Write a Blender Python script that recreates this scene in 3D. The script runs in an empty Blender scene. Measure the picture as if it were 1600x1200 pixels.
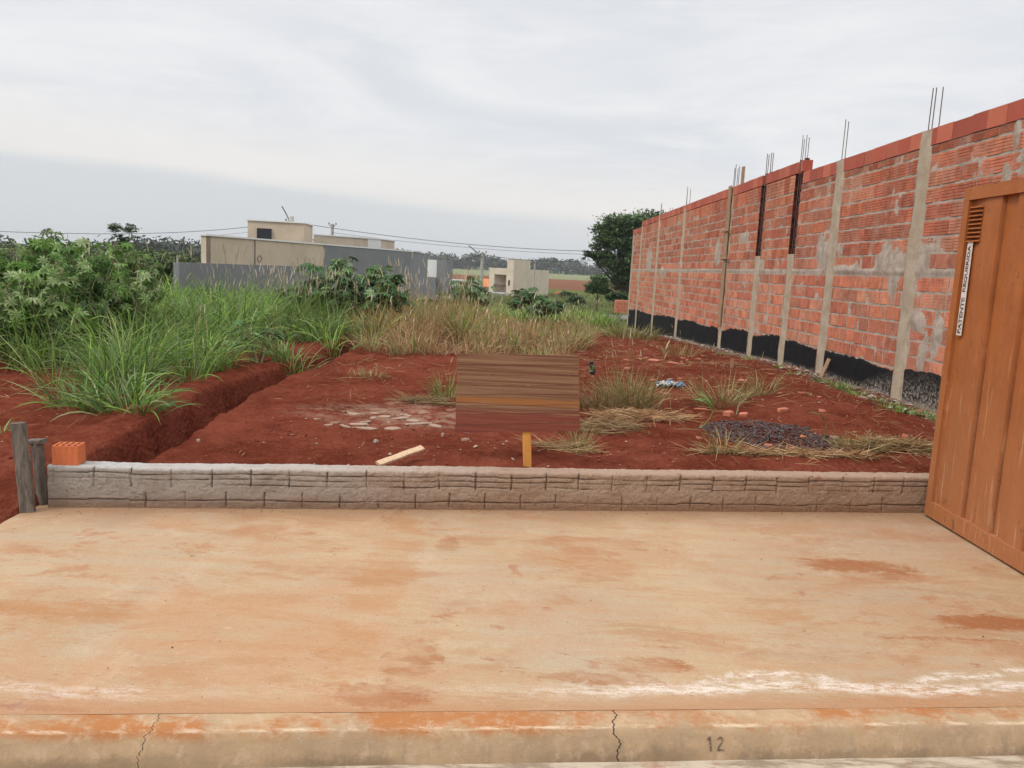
import bpy, math, random
import numpy as np
from mathutils import Matrix, Vector
random.seed(7); RN = np.random.default_rng(11)
SC = bpy.context.scene; COL = SC.collection
# ------------------------------------------------------------------ camera
F = 1250.0; EYE = 1.65
PIT = math.atan(180/F); ROL = math.atan(.05)
FW = np.array([0, math.cos(PIT), -math.sin(PIT)]); R0 = np.array([1, 0, 0.]); U0 = np.array([0, math.sin(PIT), math.cos(PIT)])
CR = math.cos(ROL)*R0+math.sin(ROL)*U0; CU = -math.sin(ROL)*R0+math.cos(ROL)*U0
CP = np.array([0, 0, EYE])
def ray(px, py): return FW+(px-800)/F*CR-(py-600)/F*CU
def G(px, py, z=0.):
    d = ray(px, py); return CP+d*(z-EYE)/d[2]
def P(px, py, Y):
    d = ray(px, py); return CP+d*Y/d[1]
def proj(x, y, z):
    dx, dy, dz = x, y, z-EYE
    w = dy*FW[1]+dz*FW[2]+dx*FW[0]
    return 800+F*(dx*CR[0]+dy*CR[1]+dz*CR[2])/w, 600-F*(dx*CU[0]+dy*CU[1]+dz*CU[2])/w
cam = bpy.data.cameras.new('camera'); co = bpy.data.objects.new('camera', cam); COL.objects.link(co)
cam.sensor_width = 36; cam.lens = F/1600*36; cam.clip_start = .05; cam.clip_end = 9000
co.matrix_world = Matrix(((CR[0], CU[0], -FW[0], 0), (CR[1], CU[1], -FW[1], 0), (CR[2], CU[2], -FW[2], EYE), (0, 0, 0, 1)))
SC.camera = co
SC.render.resolution_x = 1024; SC.render.resolution_y = 768
SC.view_settings.view_transform = 'Standard'; SC.view_settings.look = 'None'
SC.view_settings.exposure = 0; SC.view_settings.gamma = 1
# ------------------------------------------------------------------ node helper
class NT:
    def __init__(s, tree): s.t = tree; s.n = tree.nodes; s.l = tree.links
    def add(s, typ, **kw):
        n = s.n.new(typ)
        for k, v in kw.items(): setattr(n, k, v)
        return n
    def put(s, sock, v):
        if hasattr(v, 'is_output') or isinstance(v, bpy.types.NodeSocket): s.l.new(v, sock)
        elif v is not None:
            if isinstance(v, (tuple, list)) and len(v) == 3 and sock.type == 'RGBA': v = (*v, 1)
            sock.default_value = v
    def obj(s): return s.add('ShaderNodeTexCoord').outputs['Object']
    def xyz(s, v):
        n = s.add('ShaderNodeSeparateXYZ'); s.put(n.inputs[0], v); return n.outputs
    def cmb(s, x, y, z):
        n = s.add('ShaderNodeCombineXYZ'); [s.put(n.inputs[i], q) for i, q in enumerate((x, y, z))]; return n.outputs[0]
    def m(s, op, a, b=None, c=None, clamp=False):
        n = s.add('ShaderNodeMath', operation=op, use_clamp=clamp); s.put(n.inputs[0], a)
        if b is not None: s.put(n.inputs[1], b)
        if c is not None: s.put(n.inputs[2], c)
        return n.outputs[0]
    def scale(s, v, sc):
        n = s.add('ShaderNodeMapping'); s.put(n.inputs['Vector'], v); n.inputs['Scale'].default_value = sc; return n.outputs[0]
    def noise(s, v, sc, det=5, rough=.55, dist=0, out='Fac'):
        n = s.add('ShaderNodeTexNoise'); s.put(n.inputs['Vector'], v); s.put(n.inputs['Scale'], sc)
        n.inputs['Detail'].default_value = det; n.inputs['Roughness'].default_value = rough; n.inputs['Distortion'].default_value = dist
        return n.outputs[out]
    def voro(s, v, sc, feat='F1', out='Distance'):
        n = s.add('ShaderNodeTexVoronoi', feature=feat); s.put(n.inputs['Vector'], v); n.inputs['Scale'].default_value = sc; return n.outputs[out]
    def rng(s, v, a, b, c=0., d=1.):
        n = s.add('ShaderNodeMapRange'); n.clamp = True; n.interpolation_type = 'SMOOTHSTEP'
        for i, q in enumerate((v, a, b, c, d)): s.put(n.inputs[i], q)
        return n.outputs[0]
    def mix(s, f, a, b, bt='MIX'):
        n = s.add('ShaderNodeMix', data_type='RGBA', blend_type=bt); s.put(n.inputs[0], f); s.put(n.inputs[6], a); s.put(n.inputs[7], b); return n.outputs[2]
    def attr(s, name='Col'): return s.add('ShaderNodeAttribute', attribute_name=name).outputs['Color']
    def bump(s, h, st=.3, dist=.01, nrm=None):
        n = s.add('ShaderNodeBump'); n.inputs['Strength'].default_value = st; n.inputs['Distance'].default_value = dist
        s.put(n.inputs['Height'], h)
        if nrm is not None: s.put(n.inputs['Normal'], nrm)
        return n.outputs[0]
def mat(name, fn, rough=.9, spec=.25):
    m = bpy.data.materials.new(name); m.use_nodes = True; t = NT(m.node_tree); t.n.clear()
    o = t.add('ShaderNodeOutputMaterial'); p = t.add('ShaderNodeBsdfPrincipled'); t.p = p
    p.inputs['Roughness'].default_value = rough; p.inputs['Specular IOR Level'].default_value = spec
    r = fn(t); c, nr = r if isinstance(r, tuple) and len(r) == 2 and not isinstance(r[0], (int, float)) else (r, None)
    t.put(p.inputs['Base Color'], c)
    if nr is not None: t.put(p.inputs['Normal'], nr)
    t.l.new(p.outputs[0], o.inputs[0]); return m
# ------------------------------------------------------------------ world and sun
W = bpy.data.worlds.new('World'); SC.world = W; W.use_nodes = True
w = NT(W.node_tree); w.n.clear()
wo = w.add('ShaderNodeOutputWorld'); bg = w.add('ShaderNodeBackground')
SUN_EL, SUN_AZ = math.radians(48), math.radians(-125)      # azimuth from +Y towards +X
sky = w.add('ShaderNodeTexSky', sky_type='NISHITA'); sky.sun_disc = False; sky.sun_elevation = SUN_EL; sky.sun_rotation = SUN_AZ
sky.dust_density = 4
v = w.add('ShaderNodeTexCoord').outputs['Generated']; vx, vy, vz = w.xyz(v)
den = w.m('ADD', w.m('MAXIMUM', vz, 0.), .10)
cu = w.m('DIVIDE', vx, den); cv = w.m('DIVIDE', vy, den)
cl = w.noise(w.cmb(cu, w.m('MULTIPLY', cv, 1.0), 3.1), .75, 7, .55, .5)
cl2 = w.noise(w.cmb(cu, w.m('MULTIPLY', cv, 1.6), 9.4), 2.2, 9, .68, .25)
clouds = w.mix(w.rng(cl, .36, .66), (.75, .77, .81), (.88, .885, .895))
clouds = w.mix(w.m('MULTIPLY', w.rng(cl2, .46, .78), .5), clouds, (.93, .93, .93))
# pale warm band above a blue-grey bank near the horizon; the bank's top dips to the right
wob = w.m('MULTIPLY', w.m('SUBTRACT', w.noise(w.cmb(w.m('MULTIPLY', vx, 3.), w.m('MULTIPLY', vz, 20.), 1.), 1.2, 4), .5), .022)
el = w.m('ADD', w.m('ADD', vz, wob), w.m('MULTIPLY', vx, .052))
warm = w.mix(w.m('MULTIPLY', w.rng(el, .16, .07), .8), clouds, (.90, .865, .83))
bank = w.mix(w.m('MULTIPLY', w.rng(el, .078, .056), w.rng(vx, .3, -.25, .55, .95)), warm, (.68, .715, .745))
bank = w.mix(w.m('MULTIPLY', w.rng(vz, .05, .0), .5), bank, (.66, .69, .72))
nish = w.mix(1., sky.outputs[0], (.1, .1, .1), 'MULTIPLY')
skyc = w.mix(.93, nish, bank)
gain = w.rng(vz, .34, .85, 1.04, 2.15)
vm = w.add('ShaderNodeVectorMath', operation='SCALE'); w.put(vm.inputs[0], skyc); w.put(vm.inputs['Scale'], gain)
w.put(bg.inputs[0], vm.outputs[0]); bg.inputs[1].default_value = 1.0
w.l.new(bg.outputs[0], wo.inputs[0])
sl = bpy.data.lights.new('sun', 'SUN'); sl.energy = 1.5; sl.angle = math.radians(14); sl.color = (1, .96, .9)
so = bpy.data.objects.new('sun', sl); COL.objects.link(so)
sd = Vector((math.sin(SUN_AZ)*math.cos(SUN_EL), math.cos(SUN_AZ)*math.cos(SUN_EL), math.sin(SUN_EL)))
so.rotation_euler = sd.to_track_quat('Z', 'Y').to_euler(); so.location = (0, 0, 30)
# ------------------------------------------------------------------ mesh helpers
def tag(o, label=None, cat=None, group=None, kind=None):
    for k, q in (('label', label), ('category', cat), ('group', group), ('kind', kind)):
        if q: o[k] = q
    return o
def thing(name, label, cat, loc=(0, 0, 0), group=None):
    o = bpy.data.objects.new(name, None); COL.objects.link(o); o.location = tuple(float(q) for q in loc); o.empty_display_size = .2
    return tag(o, label, cat, group)
def mk(name, V, Fs, m, parent=None, col=None, smooth=False, org=None):
    V = np.asarray(V, dtype=np.float32).reshape(-1, 3).copy()
    if isinstance(Fs, np.ndarray): Fs = [Fs]
    groups = []
    for f in Fs:
        if isinstance(f, np.ndarray) and f.ndim == 2: groups.append(f)
        else: groups.append(np.array([f]))
    me = bpy.data.meshes.new(name)
    if parent is not None: V -= np.array(parent.location, dtype=np.float32)
    elif org is not None: V -= np.array(org, dtype=np.float32)
    me.vertices.add(len(V)); me.vertices.foreach_set('co', V.ravel())
    li = np.concatenate([g.ravel() for g in groups]).astype(np.int32)
    tot = np.concatenate([np.full(len(g), g.shape[1]) for g in groups]).astype(np.int32)
    st = np.concatenate([[0], np.cumsum(tot)[:-1]]).astype(np.int32)
    me.loops.add(len(li)); me.loops.foreach_set('vertex_index', li)
    me.polygons.add(len(tot)); me.polygons.foreach_set("loop_start", st)
    me.polygons.foreach_set('use_smooth', np.full(len(tot), smooth))
    me.update(calc_edges=True)
    if col is not None:
        a = me.color_attributes.new('Col', 'FLOAT_COLOR', 'POINT')
        c = np.ones((len(V), 4), dtype=np.float32); c[:, :3] = col; a.data.foreach_set('color', c.ravel())
    me.materials.append(m)
    o = bpy.data.objects.new(name, me); COL.objects.link(o)
    if parent is not None: o.parent = parent
    elif org is not None: o.location = tuple(float(q) for q in org)
    return o
class MB:                                               # mesh builder that joins shapes of ONE part
    def __init__(s): s.v = []; s.f = []; s.c = []; s.n = 0
    def raw(s, V, Fq, col=(1, 1, 1)):
        V = np.asarray(V, float).reshape(-1, 3); s.v.append(V)
        for f in (Fq if isinstance(Fq, list) else [Fq]): s.f.append(np.asarray(f)+s.n)
        c = np.ones((len(V), 3)); c[:] = col; s.c.append(c); s.n += len(V); return s
    def box(s, c, d, R=None, col=(1, 1, 1), jit=0):
        V = np.array([[x, y, z] for x in (-.5, .5) for y in (-.5, .5) for z in (-.5, .5)])*np.array(d)
        if jit: V = V+RN.uniform(-jit, jit, V.shape)
        if R is not None: V = V@np.array(R).T
        return s.raw(V+np.array(c), np.array([[0, 1, 3, 2], [4, 6, 7, 5], [0, 4, 5, 1], [2, 3, 7, 6], [0, 2, 6, 4], [1, 5, 7, 3]]), col)
    def tube(s, pts, r, n=6, col=(1, 1, 1)):
        pts = np.array(pts, float); r = np.broadcast_to(r, len(pts)); k = len(pts)
        T = np.gradient(pts, axis=0); T /= np.linalg.norm(T, axis=1)[:, None]+1e-9
        ref = np.array([.013, .027, 1.]) if abs(T[:, 2]).mean() < .8 else np.array([1., .03, .02])
        A = np.cross(T, ref); A /= np.linalg.norm(A, axis=1)[:, None]; B = np.cross(T, A)
        a = np.arange(n)/n*2*np.pi
        V = pts[:, None]+r[:, None, None]*(np.cos(a)[None, :, None]*A[:, None]+np.sin(a)[None, :, None]*B[:, None])
        i = np.arange(k-1)[:, None]*n; j = np.arange(n)[None]
        Q = np.stack([i+j, i+(j+1) % n, i+n+(j+1) % n, i+n+j], -1).reshape(-1, 4)
        return s.raw(V.reshape(-1, 3), [Q, np.array([list(range(n))[::-1]]), np.array([[(k-1)*n+q for q in range(n)]])], col)
    def build(s, name, m, parent=None, smooth=False, org=None):
        by = {}
        for f in s.f: by.setdefault(f.shape[1], []).append(f)
        return mk(name, np.concatenate(s.v), [np.concatenate(q) for q in by.values()], m, parent, np.concatenate(s.c), smooth, org)
def grid_faces(nr, nc):
    i = np.arange(nr-1)[:, None]*nc; j = np.arange(nc-1)[None]
    return np.stack([i+j, i+j+1, i+nc+j+1, i+nc+j], -1).reshape(-1, 4)
def rotm(az, tilt=0., roll=0.):
    return np.array((Matrix.Rotation(az, 3, 'Z')@Matrix.Rotation(tilt, 3, 'X')@Matrix.Rotation(roll, 3, 'Y')))
def _h(ix, iy, sd):
    n = (ix*374761393+iy*668265263+sd*1442695041) & 0xffffffff
    n = ((n ^ (n >> 13))*1274126177) & 0xffffffff
    return ((n ^ (n >> 16)) & 0xffff)/65535.
def vn(x, y, sd=0):
    x = np.asarray(x, float); y = np.asarray(y, float)
    ix = np.floor(x).astype(np.int64); iy = np.floor(y).astype(np.int64); fx = x-ix; fy = y-iy
    fx = fx*fx*(3-2*fx); fy = fy*fy*(3-2*fy)
    a, b, c, d = _h(ix, iy, sd), _h(ix+1, iy, sd), _h(ix, iy+1, sd), _h(ix+1, iy+1, sd)
    return (a*(1-fx)+b*fx)*(1-fy)+(c*(1-fx)+d*fx)*fy
def fbm(x, y, o=4, sd=0, g=.5):
    s = 0; a = 1; t = 0
    for k in range(o): s = s+a*vn(np.asarray(x)*2**k, np.asarray(y)*2**k, sd+k*17); t += a; a *= g
    return s/t-.5
def sst(x, a, b): t = np.clip((x-a)/(b-a), 0, 1); return t*t*(3-2*t)
# ------------------------------------------------------------------ terrain
W0 = (-2.91, 4.91); W1 = (3.12, 5.79); WS = (W1[1]-W0[1])/(W1[0]-W0[0])
wallY = lambda x: W0[1]+WS*(x-W0[0])
curbY = lambda x: 2.62+.1057*(x+1.75)
WX = 5.0
def H(x, y, fine=True):
    x = np.asarray(x, float); y = np.asarray(y, float)
    z = np.interp(y, [-60, 13, 15, 17, 20, 25, 30, 36, 45, 75, 110, 160, 300, 450, 900, 4000], [.2, .2, .14, .06, -.05, -.24, -.55, -.65, -.9, -1.3, -1.6, -1.8, -1.5, -1.2, 0, 4])
    near = 1-sst(y, 60, 200)
    z = z+near*(.10*fbm(x*.35, y*.35, 3, 5)*(1-.8*np.exp(-((x-5)/.8)**2))+.07*fbm(x*1.1, y*1.1, 4, 9)*(1 if fine else 0)+(.06*fbm(x*5, y*5, 4, 3)+.035*np.abs(fbm(x*14, y*14, 2, 13)) if fine else 0))
    z = z+.05*np.exp(-((y-wallY(x)-.55)/.3)**2)*sst(x, -2.6, -1.4)          # berm behind the low wall
    z = z+.14*np.exp(-((x-3.5)/.8)**2-((y-8.6)/1.3)**2)+.10*np.exp(-((x-3.0)/1.0)**2-((y-12)/1.6)**2)
    cx = np.interp(y, [5., 6.9, 8.4, 9.8, 12, 14, 17], [-2.62, -2.83, -2.93, -2.88, -2.85, -2.8, -2.75])+.10*fbm(y*1.5, y*0+3, 3, 21)
    hw = np.interp(y, [5, 8, 9.8, 14, 17], [.15, .19, .13, .10, .04])+.05*fbm(y*2.3, y*0+8, 3, 5); dp = np.interp(y, [4.9, 5.2, 9, 14, 17], [.30, .38, .36, .28, 0])
    e = .07*fbm(x*3, y*3, 5, 44, .65)
    left = sst(x-(cx-hw)+e, -.10, .05); right = 1-sst(x-(cx+hw)+e*.6, -.03, .03)
    z = z-dp*left*right+.06*np.exp(-((x-(cx-hw-.3))/.25)**2)*(1-sst(y, 15, 18))
    # left bank comes down to the pavement level beside it
    lf = 1-sst(x, -2.99, -2.90)
    ramp = sst(y, 4.5, 5.7)
    z = np.where(x < -2.9, z*(1-lf*(1-ramp))-.02*lf*(1-ramp), z)
    s = y-wallY(x)
    under = (1-sst(s, .05, .11))*sst(x, -3.02, -2.96)
    z = z*(1-under)+(-.12)*under
    back = 1-sst(y, curbY(x)-.05, curbY(x)+.35)
    z = z*(1-back)+(-.45)*back
    return z
Hs = lambda x, y: float(H(x, y))
def ax(parts): return np.unique(np.concatenate(parts).round(4))
def grow(a, b, s, g):
    o = [a]
    while abs(o[-1]) < abs(b): o.append(o[-1]+s*(1 if b > a else -1)); s *= g
    return np.array(o)
xs = ax([np.arange(-3.8, -2.2, .025), np.arange(-9, -3.8, .08), np.arange(-2.2, 5.3, .045), grow(5.3, 5000, .1, 1.16), grow(-9, -5000, .12, 1.16)])
ys = [4.2]
while ys[-1] < 36: ys.append(ys[-1]*1.0078)
ys = ax([np.array(ys), grow(36, 5500, .3, 1.075), np.arange(1.6, 4.2, .08), grow(1.6, -900, .15, 1.3)])
XX, YY = np.meshgrid(xs, ys)
def soil(t):
    c = t.obj(); x, y, z = t.xyz(c)
    n1 = t.noise(c, .9, 6, .6); n2 = t.noise(c, 9, 6, .65); n3 = t.noise(c, 55, 3, .6)
    red = t.mix(t.rng(n1, .35, .68), (.120, .028, .0155), (.192, .050, .030))
    red = t.mix(t.m('MULTIPLY', t.rng(n2, .5, .75), .5), red, (.225, .085, .045))
    red = t.mix(t.m('MULTIPLY', t.rng(n2, .48, .3), .4), red, (.06, .015, .009))
    red = t.mix(t.m('MULTIPLY', t.rng(n3, .62, .75), .5), red, (.27, .115, .08))
    md = t.noise(c, 3.2, 9, .72); red = t.mix(t.m('MULTIPLY', t.rng(md, .50, .64), .38), red, (.22, .065, .038)); red = t.mix(t.m('MULTIPLY', t.rng(md, .47, .36), .45), red, (.075, .018, .010))
    # dusty cement on the soil where rubble was crushed
    def spot(px, py, rx, ry):
        a = t.m('POWER', t.m('DIVIDE', t.m('SUBTRACT', x, px), rx), 2.); b = t.m('POWER', t.m('DIVIDE', t.m('SUBTRACT', y, py), ry), 2.)
        return t.m('SUBTRACT', 1., t.m('ADD', a, b), clamp=True)
    s1 = t.m('MULTIPLY', spot(-1.0, 7.6, 1.25, .8), t.rng(t.noise(c, 5, 7, .7), .40, .62))
    red = t.mix(t.m('MULTIPLY', s1, .9), red, t.mix(t.noise(c, 12, 6, .7), (.26, .14, .09), (.42, .31, .23)))
    s2 = t.m('MULTIPLY', spot(1.0, 9.6, 2.0, 1.0), t.rng(t.noise(c, 3, 7, .7), .42, .7)); red = t.mix(t.m('MULTIPLY', s2, .5), red, (.24, .12, .065))
    s3 = t.m('MULTIPLY', t.rng(x, 4.3, 4.95), t.rng(t.noise(c, 4, 6, .7), .4, .6)); s3 = t.m('MULTIPLY', s3, t.rng(y, 60, 40))
    red = t.mix(t.m('MULTIPLY', s3, .8), red, (.24, .17, .125))
    # far fields
    yn = t.m('ADD', y, t.m('MULTIPLY', t.m('SUBTRACT', t.noise(c, .04, 4), .5), 40.))
    gr = t.mix(t.noise(c, .25, 6, .7), (.075, .105, .03), (.15, .165, .06))
    g0 = t.rng(t.m('ADD', y, t.m('MULTIPLY', t.m('SUBTRACT', t.noise(c, .5, 4), .5), 8.)), 25., 29.)
    cc = t.mix(g0, red, gr)
    cc = t.mix(t.rng(yn, 148, 156), cc, t.mix(t.noise(c, .03, 5), (.16, .075, .045), (.22, .10, .065)))
    cc = t.mix(t.rng(yn, 300, 310), cc, (.20, .215, .12))
    cc = t.mix(t.rng(yn, 640, 700), cc, (.07, .10, .05))
    h = t.m('ADD', t.m('MULTIPLY', n2, .7), t.m('MULTIPLY', n3, .3))
    h = t.m('ADD', h, t.m('MULTIPLY', t.voro(c, 22), .35)); return cc, t.bump(h, 1., .06)
M_soil = mat('red_soil', soil, 1., .0)
tag(mk('red_earth_ground', np.stack([XX, YY, H(XX, YY)], -1), grid_faces(len(ys), len(xs)), M_soil, smooth=True), kind='structure')
# ------------------------------------------------------------------ pavement slab, curb, gutter, road
def slab_mat(t):
    c = t.obj(); x, y, z = t.xyz(c)
    v = t.m('SUBTRACT', t.m('SUBTRACT', y, t.m('MULTIPLY', x, .1057)), 2.805)          # metres behind the curb
    sc = t.scale(c, (.55, 1.5, 1))
    n = t.noise(c, .75, 6, .6); nf = t.noise(sc, 2.2, 9, .72, .4); ns = t.noise(t.scale(c, (.8, 6, 1)), 1.7, 7, .65)
    fr2 = t.m('SUBTRACT', t.noise(c, 24, 9, .8), .5)
    base = t.mix(t.rng(n, .3, .7), (.54, .385, .225), (.44, .33, .21))
    base = t.mix(t.m('MULTIPLY', t.rng(ns, .40, .62), .55), base, (.50, .28, .145))
    bd = t.noise(t.scale(c, (1, 1.4, 1)), .9, 10, .72, .5); base = t.mix(t.m('MULTIPLY', t.rng(bd, .48, .60), .5), base, (.47, .25, .125))
    base = t.mix(t.m('MULTIPLY', t.rng(t.m('ADD', nf, t.m('MULTIPLY', fr2, .12)), .52, .63), .6), base, (.40, .19, .08))
    blot = t.m('MULTIPLY', t.rng(t.noise(c, 1.9, 9, .68, .8), .60, .67), .75)
    base = t.mix(blot, base, (.37, .13, .045))
    b3 = t.m('MULTIPLY', t.rng(t.noise(t.scale(c, (1, 1.6, 1)), 1.1, 12, .78, .3), .53, .58), t.rng(t.noise(c, .6, 3), .42, .6)); base = t.mix(t.m('MULTIPLY', b3, .6), base, (.40, .16, .06))
    b4 = t.m('MULTIPLY', t.rng(t.noise(t.scale(c, (1, 2.5, 1)), 3.1, 12, .8, .2), .58, .64), t.rng(v, 1.3, .3)); base = t.mix(t.m('MULTIPLY', b4, .8), base, (.34, .11, .04))
    gy = t.rng(t.noise(c, .45, 5, .6), .5, .66); base = t.mix(t.m('MULTIPLY', gy, .4), base, (.44, .37, .28))
    base = t.mix(t.m('MULTIPLY', t.rng(t.noise(c, 2.8, 6, .6), .58, .7), .35), base, (.62, .47, .32))
    wv_ = t.noise(c, 7, 8, .75, .3, 'Color'); wc = t.xyz(wv_); X2 = t.m('ADD', x, t.m('MULTIPLY', t.m('SUBTRACT', wc[0], .5), .30)); Y2 = t.m('ADD', y, t.m('MULTIPLY', t.m('SUBTRACT', wc[1], .5), .22))
    fr_ = t.m('MULTIPLY', t.m('SUBTRACT', t.noise(t.scale(c, (1, 2, 1)), 11, 10, .82), .5), 5.)
    def spot(px, py, rx, ry, k, col):
        g = G(px, py); d = t.m('ADD', t.m('POWER', t.m('DIVIDE', t.m('SUBTRACT', X2, float(g[0])), rx), 2.), t.m('POWER', t.m('DIVIDE', t.m('SUBTRACT', Y2, float(g[1])), ry), 2.))
        return t.mix(t.m('MULTIPLY', t.rng(t.m('ADD', d, fr_), 1.15, .5), t.m('MULTIPLY', t.rng(nf, .38, .56), k)), base, col)
    O1, O2 = (.33, .105, .025), (.43, .19, .06)
    for q in ((600, 900, .16, 1.3, .55, O2), (640, 1040, .12, .28, .8, O1), (600, 1085, .22, .10, .8, O1), (1340, 885, .42, .12, .9, O1), (1450, 905, .35, .07, .7, O1), (1560, 975, .40, .09, .95, O1), (860, 955, .045, .03, 1., O1), (782, 980, .05, .03, 1., O1), (1000, 1040, .24, .07, .9, O1), (930, 1060, .30, .05, .7, O1), (470, 808, .5, .13, .7, O2), (40, 945, .3, .1, .6, O2), (1180, 960, .3, .12, .5, O2), (300, 975, .9, .30, .35, O2), (1230, 1030, .25, .09, .5, (.40, .23, .13)), (75, 1090, .07, .05, 1., (.36, .16, .10)), (60, 1105, .16, .02, 1., (.36, .16, .10)), (1330, 830, .9, .22, .6, (.42, .22, .11)), (1500, 1000, .5, .015, .6, O1), (900, 880, .5, .10, .4, O2), (700, 850, .08, .12, .6, O1)): base = spot(*q)
    # edge of an earlier pour
    pe = t.m('MULTIPLY', t.rng(t.m('ABSOLUTE', t.m('SUBTRACT', x, t.m('ADD', -1.98, t.m('MULTIPLY', y, .09)))), .10, .03), t.rng(t.noise(c, 2, 5), .4, .6)); base = t.mix(t.m('MULTIPLY', pe, .28), base, (.58, .45, .31))
    pf = t.m('MULTIPLY', t.rng(t.m('SUBTRACT', y, t.m('ADD', 3.98, t.m('MULTIPLY', x, .12))), .03, -.02), t.m('MULTIPLY', t.rng(x, -1.75, -1.6), t.rng(x, -.1, -.7))); base = t.mix(t.m('MULTIPLY', pf, .30), base, (.55, .29, .14))
    # mud wash along curb and low wall, there also painting contact shade
    wl = t.m('SUBTRACT', t.m('SUBTRACT', y, t.m('MULTIPLY', x, WS)), W0[1]-WS*W0[0])
    ww = t.rng(t.m('ADD', wl, t.m('MULTIPLY', t.m('SUBTRACT', t.noise(c, 2.2, 6, .6), .5), 1.0)), -.42, -.02)
    base = t.mix(t.m('MULTIPLY', ww, .62), base, (.33, .185, .10))
    cw = t.m('MULTIPLY', t.rng(t.m('ADD', v, t.m('MULTIPLY', t.m('SUBTRACT', nf, .5), .5)), .16, .0), .6)
    base = t.mix(cw, base, (.42, .18, .07))
    # lime and cement scraped along the kerb line
    sx = t.noise(t.scale(c, (1.2, 5, 1)), 2.0, 3, .5); band = t.m('MULTIPLY', t.rng(v, .34, .22), t.rng(v, .03, .09))
    cent = t.m('ABSOLUTE', t.m('SUBTRACT', v, t.m('ADD', .15, t.m('MULTIPLY', t.m('SUBTRACT', t.noise(t.cmb(x, 0., 0.), 1.3, 4), .5), .28))))
    scr = t.m('MULTIPLY', t.rng(cent, .075, .01), t.rng(t.noise(t.scale(c, (1, 3, 1)), 9, 8, .8), .44, .56))
    scr = t.m('MULTIPLY', scr, t.m('MAXIMUM', t.rng(x, -.1, .7, .10, 1.), t.rng(x, -1.2, -1.4, 0., .5)))
    rb = t.m('MULTIPLY', t.rng(t.m('ABSOLUTE', t.m('SUBTRACT', v, t.m('ADD', .22, t.m('MULTIPLY', t.m('SUBTRACT', t.noise(t.cmb(x, 7., 0.), 2.1, 5), .5), .5)))), .05, .005), t.m('MULTIPLY', t.rng(t.noise(t.scale(c, (1, 2, 1)), 12, 9, .85), .46, .56), t.rng(x, .55, .85))); scr = t.m('MAXIMUM', scr, rb)
    base = t.mix(t.m('MULTIPLY', scr, .9), base, (.80, .69, .58))
    sp = t.rng(t.noise(c, 42, 3, .6), .66, .70); base = t.mix(t.m('MULTIPLY', sp, .75), base, (.24, .15, .10))
    sp2 = t.m('MULTIPLY', t.rng(t.voro(c, 14), .045, .02), t.rng(t.noise(c, 3, 2), .5, .6)); base = t.mix(t.m('MULTIPLY', sp2, .7), base, (.18, .10, .07))
    fine = t.noise(c, 160, 3, .6); base = t.mix(t.m('MULTIPLY', t.rng(fine, .42, .62), .34), base, (.36, .22, .12))
    md = t.noise(c, 26, 7, .75); base = t.mix(t.m('MULTIPLY', t.rng(md, .52, .66), .35), base, (.46, .24, .12)); base = t.mix(t.m('MULTIPLY', t.rng(md, .44, .3), .3), base, (.66, .52, .37))
    h = t.m('ADD', t.m('MULTIPLY', t.noise(t.scale(c, (1, 3, 1)), 14, 6, .65), .6), t.m('MULTIPLY', fine, .25))
    t.put(t.p.inputs['Roughness'], t.rng(n, .3, .7, .62, .8))
    base = t.mix(1., base, (.92, .93, .95), 'MULTIPLY'); return base, t.bump(h, .8, .016)
M_slab = mat('stained_concrete', slab_mat, .75, .3)
sx = np.linspace(-3.0, 7.5, 190); sr = np.linspace(0, 1, 60)
V = []
for q in sr:
    y0 = curbY(sx)+.0; y1 = wallY(sx)+.10; y = y0+(y1-y0)*q
    edge = np.where(sx < -2.95, .03*fbm(y*4, y*0, 3, 2), 0)
    V.append(np.stack([sx+edge, y, .004*fbm(sx*2, y*2, 3, 8)*min(1, q*8)+.0012+0*y], -1))
V = np.array(V); n0 = len(sx)
skirt = V[:, 0].copy(); skirt[:, 2] = -.2
Vs = np.concatenate([V.reshape(-1, 3), skirt]); ns_ = len(sr)
ed = np.array([[i*n0, (i+1)*n0, ns_*n0+i+1, ns_*n0+i] for i in range(ns_-1)])
tag(mk('pavement', Vs, [np.concatenate([grid_faces(ns_, n0), ed])], M_slab, smooth=True), kind='structure')
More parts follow.
